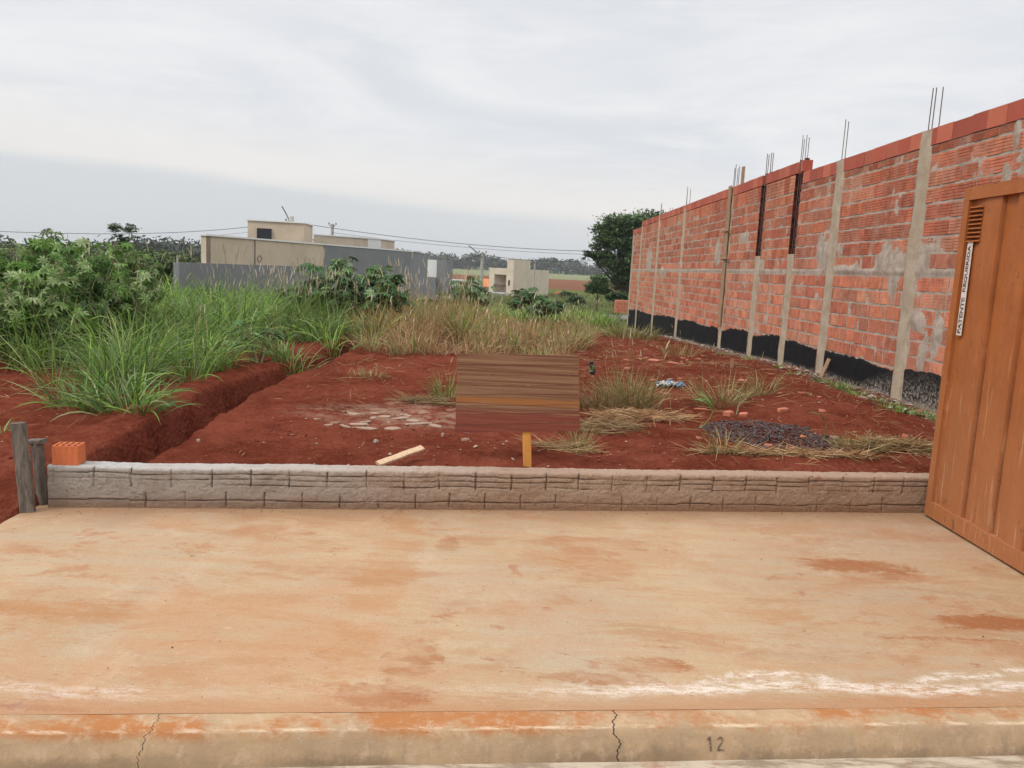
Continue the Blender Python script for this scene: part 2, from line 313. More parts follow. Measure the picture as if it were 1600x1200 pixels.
def curb_mat(t):
    c = t.obj(); x, y, z = t.xyz(c)
    n = t.noise(c, 3, 7, .65); base = t.mix(t.rng(n, .35, .65), (.44, .30, .175), (.36, .25, .15))
    top = t.rng(t.m('ADD', z, t.m('MULTIPLY', t.m('SUBTRACT', t.noise(t.scale(c, (1, 1, .5)), 5, 7, .7), .5), .11)), -.055, -.01)
    pz = t.rng(t.noise(t.scale(c, (1, 2, 1)), 1.7, 10, .75), .44, .58); base = t.mix(t.m('MULTIPLY', top, t.m('MULTIPLY', pz, .95)), base, (.38, .15, .05)); base = t.mix(t.m('MULTIPLY', t.rng(t.noise(c, 14, 9, .8), .5, .62), .5), base, (.52, .37, .25))
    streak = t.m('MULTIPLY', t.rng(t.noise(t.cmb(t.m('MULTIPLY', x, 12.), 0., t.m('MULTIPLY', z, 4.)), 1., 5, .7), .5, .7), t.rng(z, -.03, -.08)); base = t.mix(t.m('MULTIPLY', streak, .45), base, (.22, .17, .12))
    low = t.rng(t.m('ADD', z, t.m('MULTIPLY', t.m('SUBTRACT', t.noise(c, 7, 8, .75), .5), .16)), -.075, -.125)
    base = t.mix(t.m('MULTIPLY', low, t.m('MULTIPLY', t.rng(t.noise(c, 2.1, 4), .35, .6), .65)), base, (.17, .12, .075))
    ar = t.m('MULTIPLY', t.rng(t.m('ABSOLUTE', t.m('ADD', z, t.m('ADD', .008, t.m('MULTIPLY', t.noise(t.cmb(x, 0., 0.), 5, 6, .8), .012)))), .007, .001), t.rng(t.noise(t.scale(c, (1, 6, 6)), 4, 8, .8), .46, .6))
    base = t.mix(t.m('MULTIPLY', ar, .7), base, (.72, .56, .40))  # pale broken line paints a highlight along the arris
    dk = t.rng(t.noise(c, 16, 6, .75), .62, .72); base = t.mix(t.m('MULTIPLY', dk, .4), base, (.13, .095, .07))
    wob = t.m('MULTIPLY', t.m('SUBTRACT', t.noise(t.scale(c, (0.01, 1, 1)), 14, 5, .7), .5), .10)
    for cx, wd in ((.445, .0026), (-1.20, .0014)):
        k = t.rng(t.m('ABSOLUTE', t.m('SUBTRACT', t.m('ADD', x, t.m('ADD', wob, t.m('MULTIPLY', z, -.35 if cx < 0 else .12))), cx)), wd*1.6, wd*.6)
        base = t.mix(k, base, (.035, .025, .02))
    return base, t.bump(t.noise(c, 40, 6, .7), .5, .008)
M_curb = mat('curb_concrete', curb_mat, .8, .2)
prof = [(.02, -.0005), (-.004, 0), (-.03, .001), (-.062, -.002), (-.082, -.008), (-.096, -.020), (-.105, -.045), (-.120, -.09), (-.132, -.135), (-.136, -.20)]
cxs = np.linspace(-14, 12, 500); V = []
for dy, z in prof:
    V.append(np.stack([cxs, curbY(cxs)+dy+.006*fbm(cxs*3, cxs*0+z*9, 4, 3), z+.004*fbm(cxs*5, cxs*0+dy*30, 3, 6)+0*cxs], -1))
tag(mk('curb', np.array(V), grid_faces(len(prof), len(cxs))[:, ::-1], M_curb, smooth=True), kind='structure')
def gut_mat(t):
    c = t.obj(); x, y, z = t.xyz(c); n = t.noise(t.scale(c, (.6, 3, 1)), 4, 8, .75)
    b = t.mix(t.rng(n, .42, .58), (.27, .20, .14), (.50, .42, .32)); b = t.mix(t.m('MULTIPLY', t.rng(t.noise(c, 9, 6, .7), .55, .7), .6), b, (.33, .16, .09))
    return b, t.bump(t.noise(c, 50, 5, .7), .5, .008)
M_gut = mat('gutter_concrete', gut_mat, .85, .2)
V = []
for dy, z in ((-.13, -.128), (-.2, -.132), (-.3, -.138), (-.52, -.128), (-.522, -.16)):
    V.append(np.stack([cxs, curbY(cxs)+dy, z+.006*fbm(cxs*4, cxs*0+dy*9, 3, 5)+0*cxs], -1))
tag(mk('gutter', np.array(V), grid_faces(5, len(cxs))[:, ::-1], M_gut, smooth=True), kind='structure')
M_asph = mat('asphalt', lambda t: (t.mix(t.noise(t.obj(), 4, 6, .7), (.045, .042, .04), (.085, .075, .065)), t.bump(t.noise(t.obj(), 90, 3), .5, .01)), .9, .2)
V = [np.stack([cxs*3, curbY(cxs*3)+dy, -.14+0*cxs], -1) for dy in (-.51, -3, -8)]
tag(mk('road', np.array(V), grid_faces(3, len(cxs))[:, ::-1], M_asph), kind='structure')
rx = np.arange(-30, 30, .8); ry = np.linspace(44.5, 50.5, 8); RX, RY = np.meshgrid(rx, ry)
tag(mk('back_road', np.stack([RX, RY, H(RX, RY, False)+.03+.04], -1), grid_faces(len(ry), len(rx)), mat('grey_road', lambda t: t.mix(t.noise(t.obj(), 1, 5), (.14, .13, .12), (.2, .18, .165)), .9, .2)), kind='structure')
# ------------------------------------------------------------------ low block wall
def lw_mat(t):
    c = t.obj(); x, y, z = t.xyz(c); n = t.noise(c, 3, 8, .7); n2 = t.noise(c, 22, 6, .7)
    w_ = t.rng(t.m('ADD', x, t.m('MULTIPLY', t.m('SUBTRACT', t.noise(c, 1.4, 5), .5), 2.)), -2.6, .4)
    b = t.mix(w_, (.58, .51, .44), (.60, .43, .31))
    b = t.mix(t.m('MULTIPLY', t.rng(n, .42, .64), .6), b, t.mix(w_, (.40, .32, .25), (.46, .28, .17)))
    tp = t.rng(t.m('ADD', z, t.m('MULTIPLY', t.m('SUBTRACT', t.noise(c, 6, 7, .75), .5), .07)), .235, .27)
    b = t.mix(t.m('MULTIPLY', tp, .9), b, t.mix(w_, (.80, .77, .73), (.66, .46, .34)))
    lo = t.rng(t.m('ADD', z, t.m('MULTIPLY', t.m('SUBTRACT', n, .5), .16)), .12, .0); b = t.mix(t.m('MULTIPLY', lo, .75), b, (.36, .19, .10))
    sp_ = t.rng(t.noise(c, 48, 5, .8), .56, .66); b = t.mix(t.m('MULTIPLY', sp_, .3), b, (.2, .13, .09)); sp3 = t.rng(t.noise(c, 13, 7, .8), .55, .66); b = t.mix(t.m('MULTIPLY', sp3, .45), b, t.mix(w_, (.52, .48, .43), (.36, .15, .08)))
    rp = t.rng(t.noise(c, 6.3, 3, .5), .68, .72); b = t.mix(t.m('MULTIPLY', rp, t.m('MULTIPLY', t.rng(z, .18, .26), .8)), b, (.38, .12, .07))
    b = t.mix(t.m('MULTIPLY', t.rng(n2, .55, .75), .35), b, (.17, .12, .09))
    return b, t.bump(t.m('ADD', n2, t.m('MULTIPLY', t.noise(c, 55, 6, .8), 1.2)), 1., .03)
M_lw = mat('mortared_block', lw_mat, .9, .15)
def low_wall():
    L = math.hypot(W1[0]-W0[0], W1[1]-W0[1])+.25; nu = 1250
    u = np.linspace(0, L, nu)
    # vertical section: front face up, rounded top, back face down
    sec = [(0, z) for z in np.linspace(-.03, .258, 56)]+[(d, .268+.006*math.sin(d*50)) for d in (.006, .03, .06, .09, .12, .135)]+[(.142, z) for z in (.27, .15, -.05)]
    D = np.array([q[0] for q in sec])[:, None]+0*u[None]; Z = np.array([q[1] for q in sec])[:, None]+0*u[None]; U_ = u[None]+0*D
    hump = .022*fbm(U_*1.1, U_*0, 4, 77)+.016*fbm(U_*12, U_*0+1, 5, 12, .75)*np.clip((Z-.2)/.08, 0, 1)
    Zs = Z+hump*np.clip(Z/.28, 0, 1)
    front = (np.arange(len(sec)) < 56)[:, None]
    chip = .03*np.clip(fbm(U_*7, Z*7, 4, 83, .7)-.17, 0, .3); rec = chip-.014*fbm(U_*11, Z*15, 6, 31, .78)-.005*fbm(U_*3, Z*5, 3, 35)-.006*np.abs(fbm(U_*26, Z*26, 3, 39))
    def joint(a, w_, dpt):
        keep = .35+.65*sst(fbm(U_*4, Z*7, 3, 51), -.16, 0); return dpt*np.exp(-(a/w_)**2)*keep
    zz = Z+.012*fbm(U_*3, U_*0, 4, 61)+.008+.012*(_h((U_/.245).astype(int), 0*Z.astype(int), 5)-.5); U_j = U_+.03*fbm(np.floor(U_/.49)*3.7, U_*0, 1, 2)+.012*fbm(Z*14, U_*2, 3, 66)
    j = joint(zz-.238, .0026, .020)+joint(zz-.204, .0024, .016)+joint(zz-.165, .0028, .016)*sst(fbm(U_*2.2, Z*0, 2, 8), -.2, .05)+joint(zz-.062, .0028, .018)
    lb = .245
    tc = np.abs(((U_j+.03*fbm(U_*.7, U_*0, 2, 1)+.1) % lb)-lb/2); j = j+joint(tc, .0036, .026)*(zz > .15)*(zz < .27)*sst(fbm(U_*.9, Z*0, 2, 18), -.4, -.2)
    bc = np.abs(((U_j+.02) % lb)-lb/2); j = j+joint(bc, .0032, .018)*(zz > .02)*(zz < .12)*sst(fbm(U_*1.3, Z*0, 3, 28), -.2, .0)
    D2 = np.where(front, D+np.clip(rec+j, -.02, .045), D)
    D2 = np.where((np.arange(len(sec)) >= 56)[:, None], D+.006*fbm(U_*6, D*30, 3, 2), D2)
    dx, dy = (W1[0]-W0[0])/math.hypot(W1[0]-W0[0], W1[1]-W0[1]), (W1[1]-W0[1])/math.hypot(W1[0]-W0[0], W1[1]-W0[1])
    X = W0[0]+dx*U_-dy*D2; Y = W0[1]+dy*U_+dx*D2
    V = np.stack([X, Y, Zs], -1); n = len(sec)
    ends = [np.array([[k*nu for k in range(n)]]), np.array([[k*nu+nu-1 for k in range(n)][::-1]])]
    o = mk('low_wall', V, [grid_faces(n, nu)]+ends, M_lw, smooth=True)
    tag(o, 'low knee-high block wall smeared with grey mortar behind the pavement', 'wall')
low_wall()
M_orange = mat('new_clay', lambda t: (t.mix(t.noise(t.obj(), 30, 5, .6), (.52, .135, .05), (.60, .19, .08)), t.bump(t.noise(t.obj(), 80, 3), .3, .004)), .85, .2)
M_hole = mat('hole_shade', lambda t: (.03, .012, .008), 1, 0)
def loose_brick():
    p = P(110, 727, wallY(-2.7)+.07); base = np.array([p[0], wallY(p[0])+.075, .272]); t = thing('hollow_brick', 'new orange hollow clay brick standing on the left end of the low wall', 'brick', base)
    w_, d, h = .155, .12, .125; R = rotm(.12); m = MB()
    pts = []
    nx = 13
    # outline with shallow vertical ribs on the long sides
    for i in range(nx): pts.append((-w_/2+w_*i/(nx-1), -d/2+(.0035 if i % 3 == 1 else 0)))
    for i in range(nx): pts.append((w_/2-w_*i/(nx-1), d/2-(.0035 if i % 3 == 1 else 0)))
    P2 = np.array(pts)@R[:2, :2].T; k = len(pts)
    lo = np.c_[P2, np.zeros(k)]; hi = np.c_[P2, np.full(k, h-.01)]
    m.raw(np.concatenate([lo, hi])+base, [np.array([[i, (i+1) % k, k+(i+1) % k, k+i] for i in range(k)]), np.array([[k+i for i in range(k)]])])
    for gx in np.linspace(-w_/2+.005, w_/2-.005, 5): m.box(base+R@np.array([gx, 0, h-.004]), (.009, d-.002, .013), R)
    for gy in (-d/2+.005, 0, d/2-.005): m.box(base+R@np.array([0, gy, h-.0045]), (w_-.002, .009, .0125), R)
    m.build('clay_body', M_orange, t)
    q = MB(); q.box(base+np.array([0, 0, h-.0085]), (w_-.012, d-.012, .002), R); q.build('core_hole_shade', M_hole, t)  # dark sheet whose colour stands for shade inside the cores
loose_brick()
def wood_mat(a, b):
    def f(t):
        c = t.obj(); n = t.noise(t.scale(c, (9, 9, 1.2)), 5, 7, .7, 1); return t.mix(t.rng(n, .35, .65), a, b), t.bump(n, .5, .006)
    return f
M_greywood = mat('weathered_wood', wood_mat((.085, .072, .06), (.20, .17, .14)), .9, .15)
M_wood = mat('pale_wood', wood_mat((.50, .33, .20), (.62, .45, .30)), .85, .2)
M_board = mat('plank_wood', wood_mat((.27, .17, .10), (.40, .27, .17)), .9, .15)
M_yellow = mat('yellow_wood', wood_mat((.55, .24, .055), (.66, .32, .08)), .8, .2)
def plank(name, a, b, wd, th, face, m, label=None, cat=None, parent=None, taper=1., jit=.002, group=None):
    """plank from a to b; face = direction the wide side looks"""
    a, b, face = (np.array(q, float) for q in (a, b, face)); ax_ = b-a; L = np.linalg.norm(ax_); ax_ /= L
    nrm = face-ax_*(face@ax_); nrm /= np.linalg.norm(nrm); sd = np.cross(ax_, nrm)
    k = 9; V = []
    for i in range(k):
        q = i/(k-1); w2 = wd/2*(1+(taper-1)*q); c = a+ax_*L*q+RN.uniform(-jit, jit, 3)
        e = min(.006, th*.2)
        for s, n in ((-w2, -th/2+e), (-w2+e, -th/2), (w2-e, -th/2), (w2, -th/2+e), (w2, th/2-e), (w2-e, th/2), (-w2+e, th/2), (-w2, th/2-e)):
            V.append(c+sd*s+nrm*n+RN.uniform(-jit, jit, 3)*.4)
    Fq = np.array([[i*8+j, i*8+(j+1) % 8, (i+1)*8+(j+1) % 8, (i+1)*8+j] for i in range(k-1) for j in range(8)])
    o = mk(name, V, [Fq, np.array([list(range(8))[::-1]]), np.array([[(k-1)*8+j for j in range(8)]])], m, parent, org=None if parent is not None else a)
    if label: tag(o, label, cat, group)
    return o
a = G(45, 800, 0.); b = P(29, 661, a[1]+.02); a[2] = -.1
plank('wooden_post', a, b, .078, .06, (0.3, -1, 0), M_greywood, 'taller grey weathered wooden post left of the low wall', 'post')
t_ = thing('short_wooden_post', 'shorter grey wooden post with a small crosspiece at its top, against the low wall end', 'post', G(66, 790, 0.))
a = G(66, 789, 0.); a[1] += .02; b = P(58, 692, a[1]); a[2] = -.05
plank('post_shaft', a, b, .055, .06, (1, -.6, 0), M_greywood, parent=t_)
c1 = P(42, 693, a[1]+.02); c2 = P(69, 692, a[1])
plank('crosspiece', c1+np.array([0, 0, .01]), c2+np.array([0, 0, .01]), .07, .03, (0, 0, 1), M_greywood, parent=t_)
a = G(603, 730, .235); b = G(660, 706, .30); plank('wooden_batten', a+np.array([-.05, -.04, .03]), b+np.array([0, 0, .03]), .055, .022, (0.1, -.35, 1), M_wood, 'bare pale wooden slat lying slanted on red soil just behind the low wall', 'slat')
# sign on its stake
sp = G(826, 735, .22)
sg = thing('sign_board', 'rectangular board streaked in brown and red bands on an orange wooden stake', 'sign', (sp[0], sp[1]+.05, Hs(sp[0], sp[1])))
yb = sp[1]+.05; s0 = P(825, 745, yb); s1 = P(822, 640, yb); s0[2] = .12
plank('stake', s0, s1, .062, .022, (0, -1, 0), M_yellow, parent=sg, jit=.0006)
def sign_mat(t):
    c = t.obj(); x, y, z = t.xyz(c)
    n = t.noise(t.cmb(t.m('MULTIPLY', x, .35), 0., t.m('MULTIPLY', z, 26.)), 1.6, 6, .7, .15); n2 = t.noise(t.cmb(t.m('MULTIPLY', x, 1.2), 2., t.m('MULTIPLY', z, 60.)), 1.6, 4, .7)
    lo = t.mix(t.rng(n, .35, .65), (.17, .045, .03), (.235, .075, .05)); hi = t.mix(t.rng(n, .35, .65), (.15, .062, .036), (.29, .17, .10))
    zz = t.m('ADD', z, t.m('MULTIPLY', t.m('SUBTRACT', n, .5), .10)); cc = t.mix(t.rng(zz, .37, .43), lo, hi)
    cc = t.mix(t.m('MULTIPLY', t.rng(t.m('ABSOLUTE', t.m('SUBTRACT', z, .475)), .035, .01), t.rng(n2, .35, .5)), cc, (.31, .13, .045))
    cc = t.mix(t.m('MULTIPLY', t.rng(n2, .62, .7), .6), cc, (.33, .2, .13)); cc = t.mix(t.m('MULTIPLY', t.rng(n2, .4, .32), .4), cc, (.09, .035, .024))
    return cc, t.bump(n2, .2, .004)
q = [P(x_, y_, yb-.02) for x_, y_ in ((711, 676), (906, 673), (904, 555), (714, 553))]; bt = (q[0][2]+q[1][2])/2
m = MB(); q = np.array(q); NB = 8; cuts = np.cumsum(np.r_[0, U_ := RN.uniform(.8, 1.3, NB)])/U_.sum()
for k in range(NB):
    a_, b_ = cuts[k]+(.004 if k else 0), cuts[k+1]-(.004 if k < NB-1 else 0); e_ = RN.uniform(-.004, .004, 2)
    fr = np.array([q[0]*(1-a_)+q[3]*a_, q[1]*(1-a_)+q[2]*a_, q[1]*(1-b_)+q[2]*b_, q[0]*(1-b_)+q[3]*b_]); fr[[0, 3], 0] += e_[0]; fr[[1, 2], 0] += e_[1]; fr[:, 1] += RN.uniform(-.005, .003)
    m.raw(np.concatenate([fr, fr+np.array([0, .016, 0])]), np.array([[0, 1, 2, 3], [7, 6, 5, 4], [0, 4, 5, 1], [1, 5, 6, 2], [2, 6, 7, 3], [3, 7, 4, 0]]))
M_sign = mat('banded_board', sign_mat, .85, .15); m.build('board', M_sign, sg)
# ------------------------------------------------------------------ tall brick wall
TOPZ = lambda y: np.where(y < 14.75, 3.6, np.where(y < 33.5, 3.82, 3.6))
PIL = [(7.3, .30, 0), (10.32, .32, 0), (13.0, .34, 0), (14.92, .34, 2), (16.98, .36, 2), (19.5, .34, 1), (24.9, .36, 0), (29.3, .36, 0), (33.3, .36, 0), (35.7, .34, 0)]
BW = thing('brick_wall', 'long tall unplastered red block wall with concrete pillars and black painted foot', 'wall', (5, 6, 0))
def block_mat(t):
    c = t.obj(); n = t.noise(c, 7, 6, .65); b = t.mix(1., t.attr(), t.mix(t.rng(n, .3, .7), (.68, .68, .69), (1.03, 1.02, 1.01)), 'MULTIPLY')
    b = t.mix(t.m('MULTIPLY', t.rng(t.noise(c, 2.6, 8, .7), .53, .68), .5), b, (.43, .31, .245))
    x, y, z = t.xyz(c)
    dr = t.noise(t.cmb(0., t.m('MULTIPLY', y, 14.), t.m('MULTIPLY', z, .8)), 1., 4, .6); b = t.mix(t.m('MULTIPLY', t.m('MULTIPLY', t.rng(dr, .62, .68), t.rng(z, 2.2, 1.6)), .65), b, (.56, .44, .36))
    return b, t.bump(t.noise(c, 60, 4, .7), .4, .006)
M_block = mat('hollow_clay_block', block_mat, .9, .12)
def mortar_mat(t):
    c = t.obj(); n = t.noise(c, 5, 7, .7); b = t.mix(t.rng(n, .35, .65), (.33, .27, .215), (.49, .415, .345)); return b, t.bump(t.noise(c, 45, 6, .7), .8, .012)
M_mortar = mat('mortar', mortar_mat, .95, .1)
def conc_mat(t):
    c = t.obj(); n = t.noise(c, 3, 7, .7); b = t.mix(t.rng(n, .35, .65), (.37, .295, .21), (.47, .39, .295)); b = t.mix(t.rng(t.noise(c, 14, 5, .7), .62, .72), b, (.2, .15, .11)); return b, t.bump(t.noise(c, 30, 6, .7), .6, .012)
M_conc = mat('cast_concrete', conc_mat, .9, .15)
def cap_mat(t):
    c = t.obj(); n = t.noise(c, 4, 6, .6); b = t.mix(1., t.attr(), t.mix(n, (.8, .8, .8), (1.15, 1.12, 1.1)), 'MULTIPLY'); return b, t.bump(t.noise(c, 40, 4), .2, .004)
M_cap = mat('red_channel_block', cap_mat, .8, .2)
Y0, Y1 = 4.9, 35.9
blk, cap = MB(), MB()
TONES = [(.60, .205, .115), (.54, .18, .105), (.62, .245, .145), (.50, .16, .095), (.58, .25, .155), (.48, .19, .12)]
def in_pil(y): return any(abs(y-p) < w_/2+.01 for p, w_, k in PIL)
spans = []; prev = Y0
for p, w_, k in PIL: spans.append((prev, p-w_/2)); prev = p+w_/2
rows = []
z = 2.1
while z < 3.35: rows.append((z, .2, 'rib')); z += .2
rows.append((1.9, .2, 'u'))
z = 1.82
while z > -1.0: rows.append((z-.2, .2, 'low')); z -= .2
for ri, (z, h, kd) in enumerate(rows):
    for (a, b) in spans:
        if b-a < .05: continue
        L = {'rib': .30, 'u': .30, 'low': .30}[kd]; y = a-(RN.uniform(.1, .2) if ri % 2 else RN.uniform(0, .05))
        tone = TONES[RN.integers(len(TONES))]
        while y < b:
            y2 = min(y+L*RN.choice([1, 1, 1, .5 if kd != 'u' else 1]), b); ya = max(y, a)
            hh = h
            tp = float(TOPZ((ya+y2)/2))
            if y2-ya > .04 and z > Hs(WX-.1, ya)-.35:
                g = RN.choice([.014, .02, .03]) if kd != 'rib' else RN.choice([.006, .008, .02]); top_cap = tp-.2
                if z+.05 < top_cap:
                    z2 = min(z+hh-RN.uniform(.018, .03), top_cap-.02)
                    if kd == 'rib' and z > 3.2: z2 = top_cap-.015
                    if RN.random() < .4: tone = TONES[RN.integers(len(TONES))]
                    cc = np.array(tone)*RN.uniform(.82, 1.12)
                    if kd == 'low': cc = cc*1.03+np.array([.03, .018, .012])
                    xo = WX+RN.uniform(-.004, .004); dd = .006 if kd == 'rib' else .0018
                    zs, xo_ = [], []
                    nrib = 5 if kd != 'u' else 1; hz = (z2-z)/nrib
                    for r in range(nrib):
                        zs += [z+r*hz+.004, z+(r+1)*hz-.004]; xo_ += [0, 0]
                        if r < nrib-1: zs += [z+(r+1)*hz-.0015, z+(r+1)*hz+.0015]; xo_ += [dd, dd]
                    zs = np.array(zs); X = xo+np.array(xo_)
                    yl, yr = ya+g/2, y2-g/2; k = len(zs); sk = RN.uniform(-.003, .003)
                    Va = np.stack([X, np.full(k, yl), zs], -1); Vb = np.stack([X, np.full(k, yr), zs+sk], -1)
                    Vc = Va.copy(); Vc[:, 0] = WX+.03; Vd = Vb.copy(); Vd[:, 0] = WX+.03
                    Va[0, 0] += .002; Va[-1, 0] += .002
                    V = np.concatenate([Va, Vb, Vc, Vd]); f = []
                    for i in range(k-1): f += [[i, i+1, k+i+1, k+i], [2*k+i, 2*k+i+1, i+1, i], [k+i, k+i+1, 3*k+i+1, 3*k+i]]
                    f += [[0, k, 3*k, 2*k], [k-1, 2*k+k-1, 3*k+k-1, k+k-1]]
                    blk.raw(V, np.array(f), cc)
            y = y+L if y2-y > L*.6 else y2
        # fall through
blk.build('clay_blocks', M_block, BW)
y = Y0
while y < Y1:
    L = RN.uniform(.28, .40); y2 = min(y+L, Y1); tp = float(TOPZ((y+y2)/2))
    if y < 14.75 < y2: y2 = 14.75
    if y < 33.5 < y2: y2 = 33.5
    c = np.array([(.43, .105, .065), (.40, .10, .065), (.48, .14, .085)][RN.integers(3)])*RN.uniform(.88, 1.1)
    d = RN.uniform(-.004, .004)
    cuts_ = [(y, y2)]
    for p_, w_, k_ in PIL:
        if k_ == 2: cuts_ = [r_ for a_, b_ in cuts_ for r_ in ((a_, min(b_, p_-.10)), (max(a_, p_+.10), b_)) if r_[1]-r_[0] > .02]
    for ya_, yb_ in cuts_: cap.box((WX+.068+d, (ya_+yb_)/2, tp-.1+RN.uniform(-.004, .004)), (.15, yb_-ya_-.006, .2), None, c, .0015)
    y = y2
cap.build('top_course', M_cap, BW)
# mortar bed behind the block faces; it bulges out past them where joints and patches were smeared
yy = np.concatenate([np.arange(Y0, 20, .028), np.arange(20, Y1+.05, .06)]); zz = np.arange(-1.0, 3.42, .028); MY, MZ = np.meshgrid(yy, zz)
dx = .0065-.017*np.clip(fbm(MY*3.2, MZ*4.5, 5, 91, .66)-.0, -.5, .5)-.010*fbm(MY*14, MZ*14, 3, 95)
def patch(cy, cz, ry, rz): return np.exp(-((MY-cy)/ry)**2-((MZ-cz)/rz)**2)
pt = 0
for q in ((11.0, 2.0, .34, .2), (10.75, 1.75, .18, .22), (10.1, 1.98, .2, .18), (13.3, 2.12, .34, .26), (12.4, 1.9, .5, .05), (8.45, 3.28, .05, .16), (8.54, 2.8, .07, .2), (8.1, 3.05, .2, .1), (20.4, 2.25, .3, .25), (31, 2.2, .6, .3), (10.0, 1.25, .18, .1), (9.8, .85, .08, .22), (9.5, 1.1, .1, .25), (18.1, 2.6, .3, .1), (16, 1.0, .06, .25), (28, 1.8, .5, .15)): pt = pt+patch(*q)
dx = dx-.022*np.clip(pt, 0, 1)*(1+1.0*fbm(MY*5, MZ*5, 4, 15))
dx = dx-.012*np.exp(-((MZ-1.86)/.03)**2)*(.8+2.2*fbm(MY*2, MZ*2, 3, 19))
for p_, w_, k_ in PIL:
    if k_ == 2: dx = np.where((np.abs(MY-p_) < w_/2+.005) & (MZ > 2.08), .15, dx)
MV = np.stack([WX+dx, MY, np.minimum(MZ, TOPZ(MY)-.19)], -1)
mk('mortar_bed', MV, grid_faces(len(zz), len(yy))[:, ::-1], M_mortar, BW, smooth=True)
bk = MB(); prv = Y0
for p_, w_, k_ in [q for q in PIL if q[2] == 2]+[(Y1+.12, .24, 2)]:
    bk.box((WX+.10, (prv+p_-w_/2-.006)/2, 1.19), (.07, p_-w_/2-.006-prv, 4.33)); prv = p_+w_/2+.006
bk.build('rear_leaf', M_mortar, BW)
M_darkgap = mat('shaded_block_ends', lambda t: (t.mix(t.rng(t.noise(t.obj(), 12, 4, .7), .4, .6), (.022, .010, .009), (.13, .035, .024)), t.bump(t.noise(t.obj(), 30, 4), .8, .01)), .95, .1)  # clay darkened: shade of the open slot is in the colour
def pillar(yc, wd, kind):
    g = Hs(WX-.05, yc)-.25; top = float(TOPZ(yc))+(-.005 if kind != 2 else 0)
    if kind == 2: top = 2.12+RN.uniform(-.05, .05)
    if yc > 35.5: top = 2.1
    nz, ny = 110, 9; zz = np.linspace(g, top, nz); q = np.linspace(-1, 1, ny); Q, Z = np.meshgrid(q, zz)
    wv = wd/2*(1+1.1*fbm(Z*2.6+yc, Z*0+Q, 4, 7, .6)); Yp = yc+Q*wv+.02*fbm(Z*.8, Z*0, 2, int(yc))
    prot = np.where(np.abs(Q) > .9, .02, -.012-.02*fbm(Yp*6, Z*6, 4, int(yc*3))); V = np.stack([WX+prot, Yp, Z], -1)
    f = [grid_faces(nz, ny)[:, ::-1]]
    o = mk('pillar', V, f, M_conc, BW, smooth=True)
    m = MB(); nr, hgt = {0: (3, .5), 1: (4, .5), 2: (4, .45)}[kind]
    if abs(yc-13) < .1: nr, hgt = 2, .63
    if yc > 25: nr, hgt = 2, .4
    if 24 < yc < 25: nr, hgt = 3, .52
    if yc > 35.5: return
    ztop = float(TOPZ(yc))
    for k in range(nr):
        oy = (k % 2-.5)*.10+RN.uniform(-.02, .02); ox = .03+(k//2)*.08; h1 = hgt*RN.uniform(.86, 1.08); ln = RN.uniform(-.02, .02)
        z0 = ztop-.1 if kind != 2 else 1.9
        m.tube([(WX+ox, yc+oy, z0), (WX+ox+ln*.3, yc+oy+ln*.3, ztop+.1), (WX+ox+ln, yc+oy+ln*2, ztop+h1)], .0065 if yc < 16 else .008, 5)
    m.build('rebar', M_rebar, BW)
    if kind == 2:
        d = MB(); zt = float(TOPZ(yc))+.03
        for sg_ in (-1, 1): d.box((WX+.066, yc+sg_*(wd/2-.004), (zt+2.0)/2), (.12, .03, zt-2.05))
        d.box((WX+.11, yc, (zt+1.6)/2-.06), (.04, wd-.04, zt-1.7))
        z = 2.1
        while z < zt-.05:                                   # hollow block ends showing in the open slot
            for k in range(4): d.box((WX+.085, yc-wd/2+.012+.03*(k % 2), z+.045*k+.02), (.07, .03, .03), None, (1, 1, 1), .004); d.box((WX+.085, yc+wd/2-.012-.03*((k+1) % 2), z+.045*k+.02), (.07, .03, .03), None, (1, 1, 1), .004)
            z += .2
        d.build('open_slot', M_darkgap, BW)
M_rebar = mat('rusty_rebar', lambda t: t.mix(t.noise(t.obj(), 20, 4), (.07, .05, .045), (.16, .10, .075)), .7, .4)
for p_ in PIL: pillar(*p_)
# wooden shutter boards left on one pillar, with clamps
yb_ = 19.5
plank('formwork_board', (WX-.045, yb_, .55), (WX-.045, yb_, 2.05), .26, .03, (-1, 0, 0), M_board, parent=BW, jit=.004)
plank('formwork_board', (WX-.05, yb_-.02, 2.08), (WX-.05, yb_+.02, 3.85), .24, .03, (-1, 0, 0), M_board, parent=BW, jit=.004)
plank('formwork_clamp', (WX-.08, yb_-.35, 2.15), (WX-.08, yb_+.25, 2.15), .05, .03, (-1, 0, 0), M_board, parent=BW)
plank('formwork_clamp', (WX-.08, yb_-.25, 2.80), (WX-.08, yb_+.4, 2.80), .05, .03, (-1, 0, 0), M_board, parent=BW)
plank('formwork_stub', (WX+.05, yb_-.62, 3.7), (WX+.05, yb_-.62, 4.22), .16, .04, (-1, 0, 0), M_board, parent=BW)
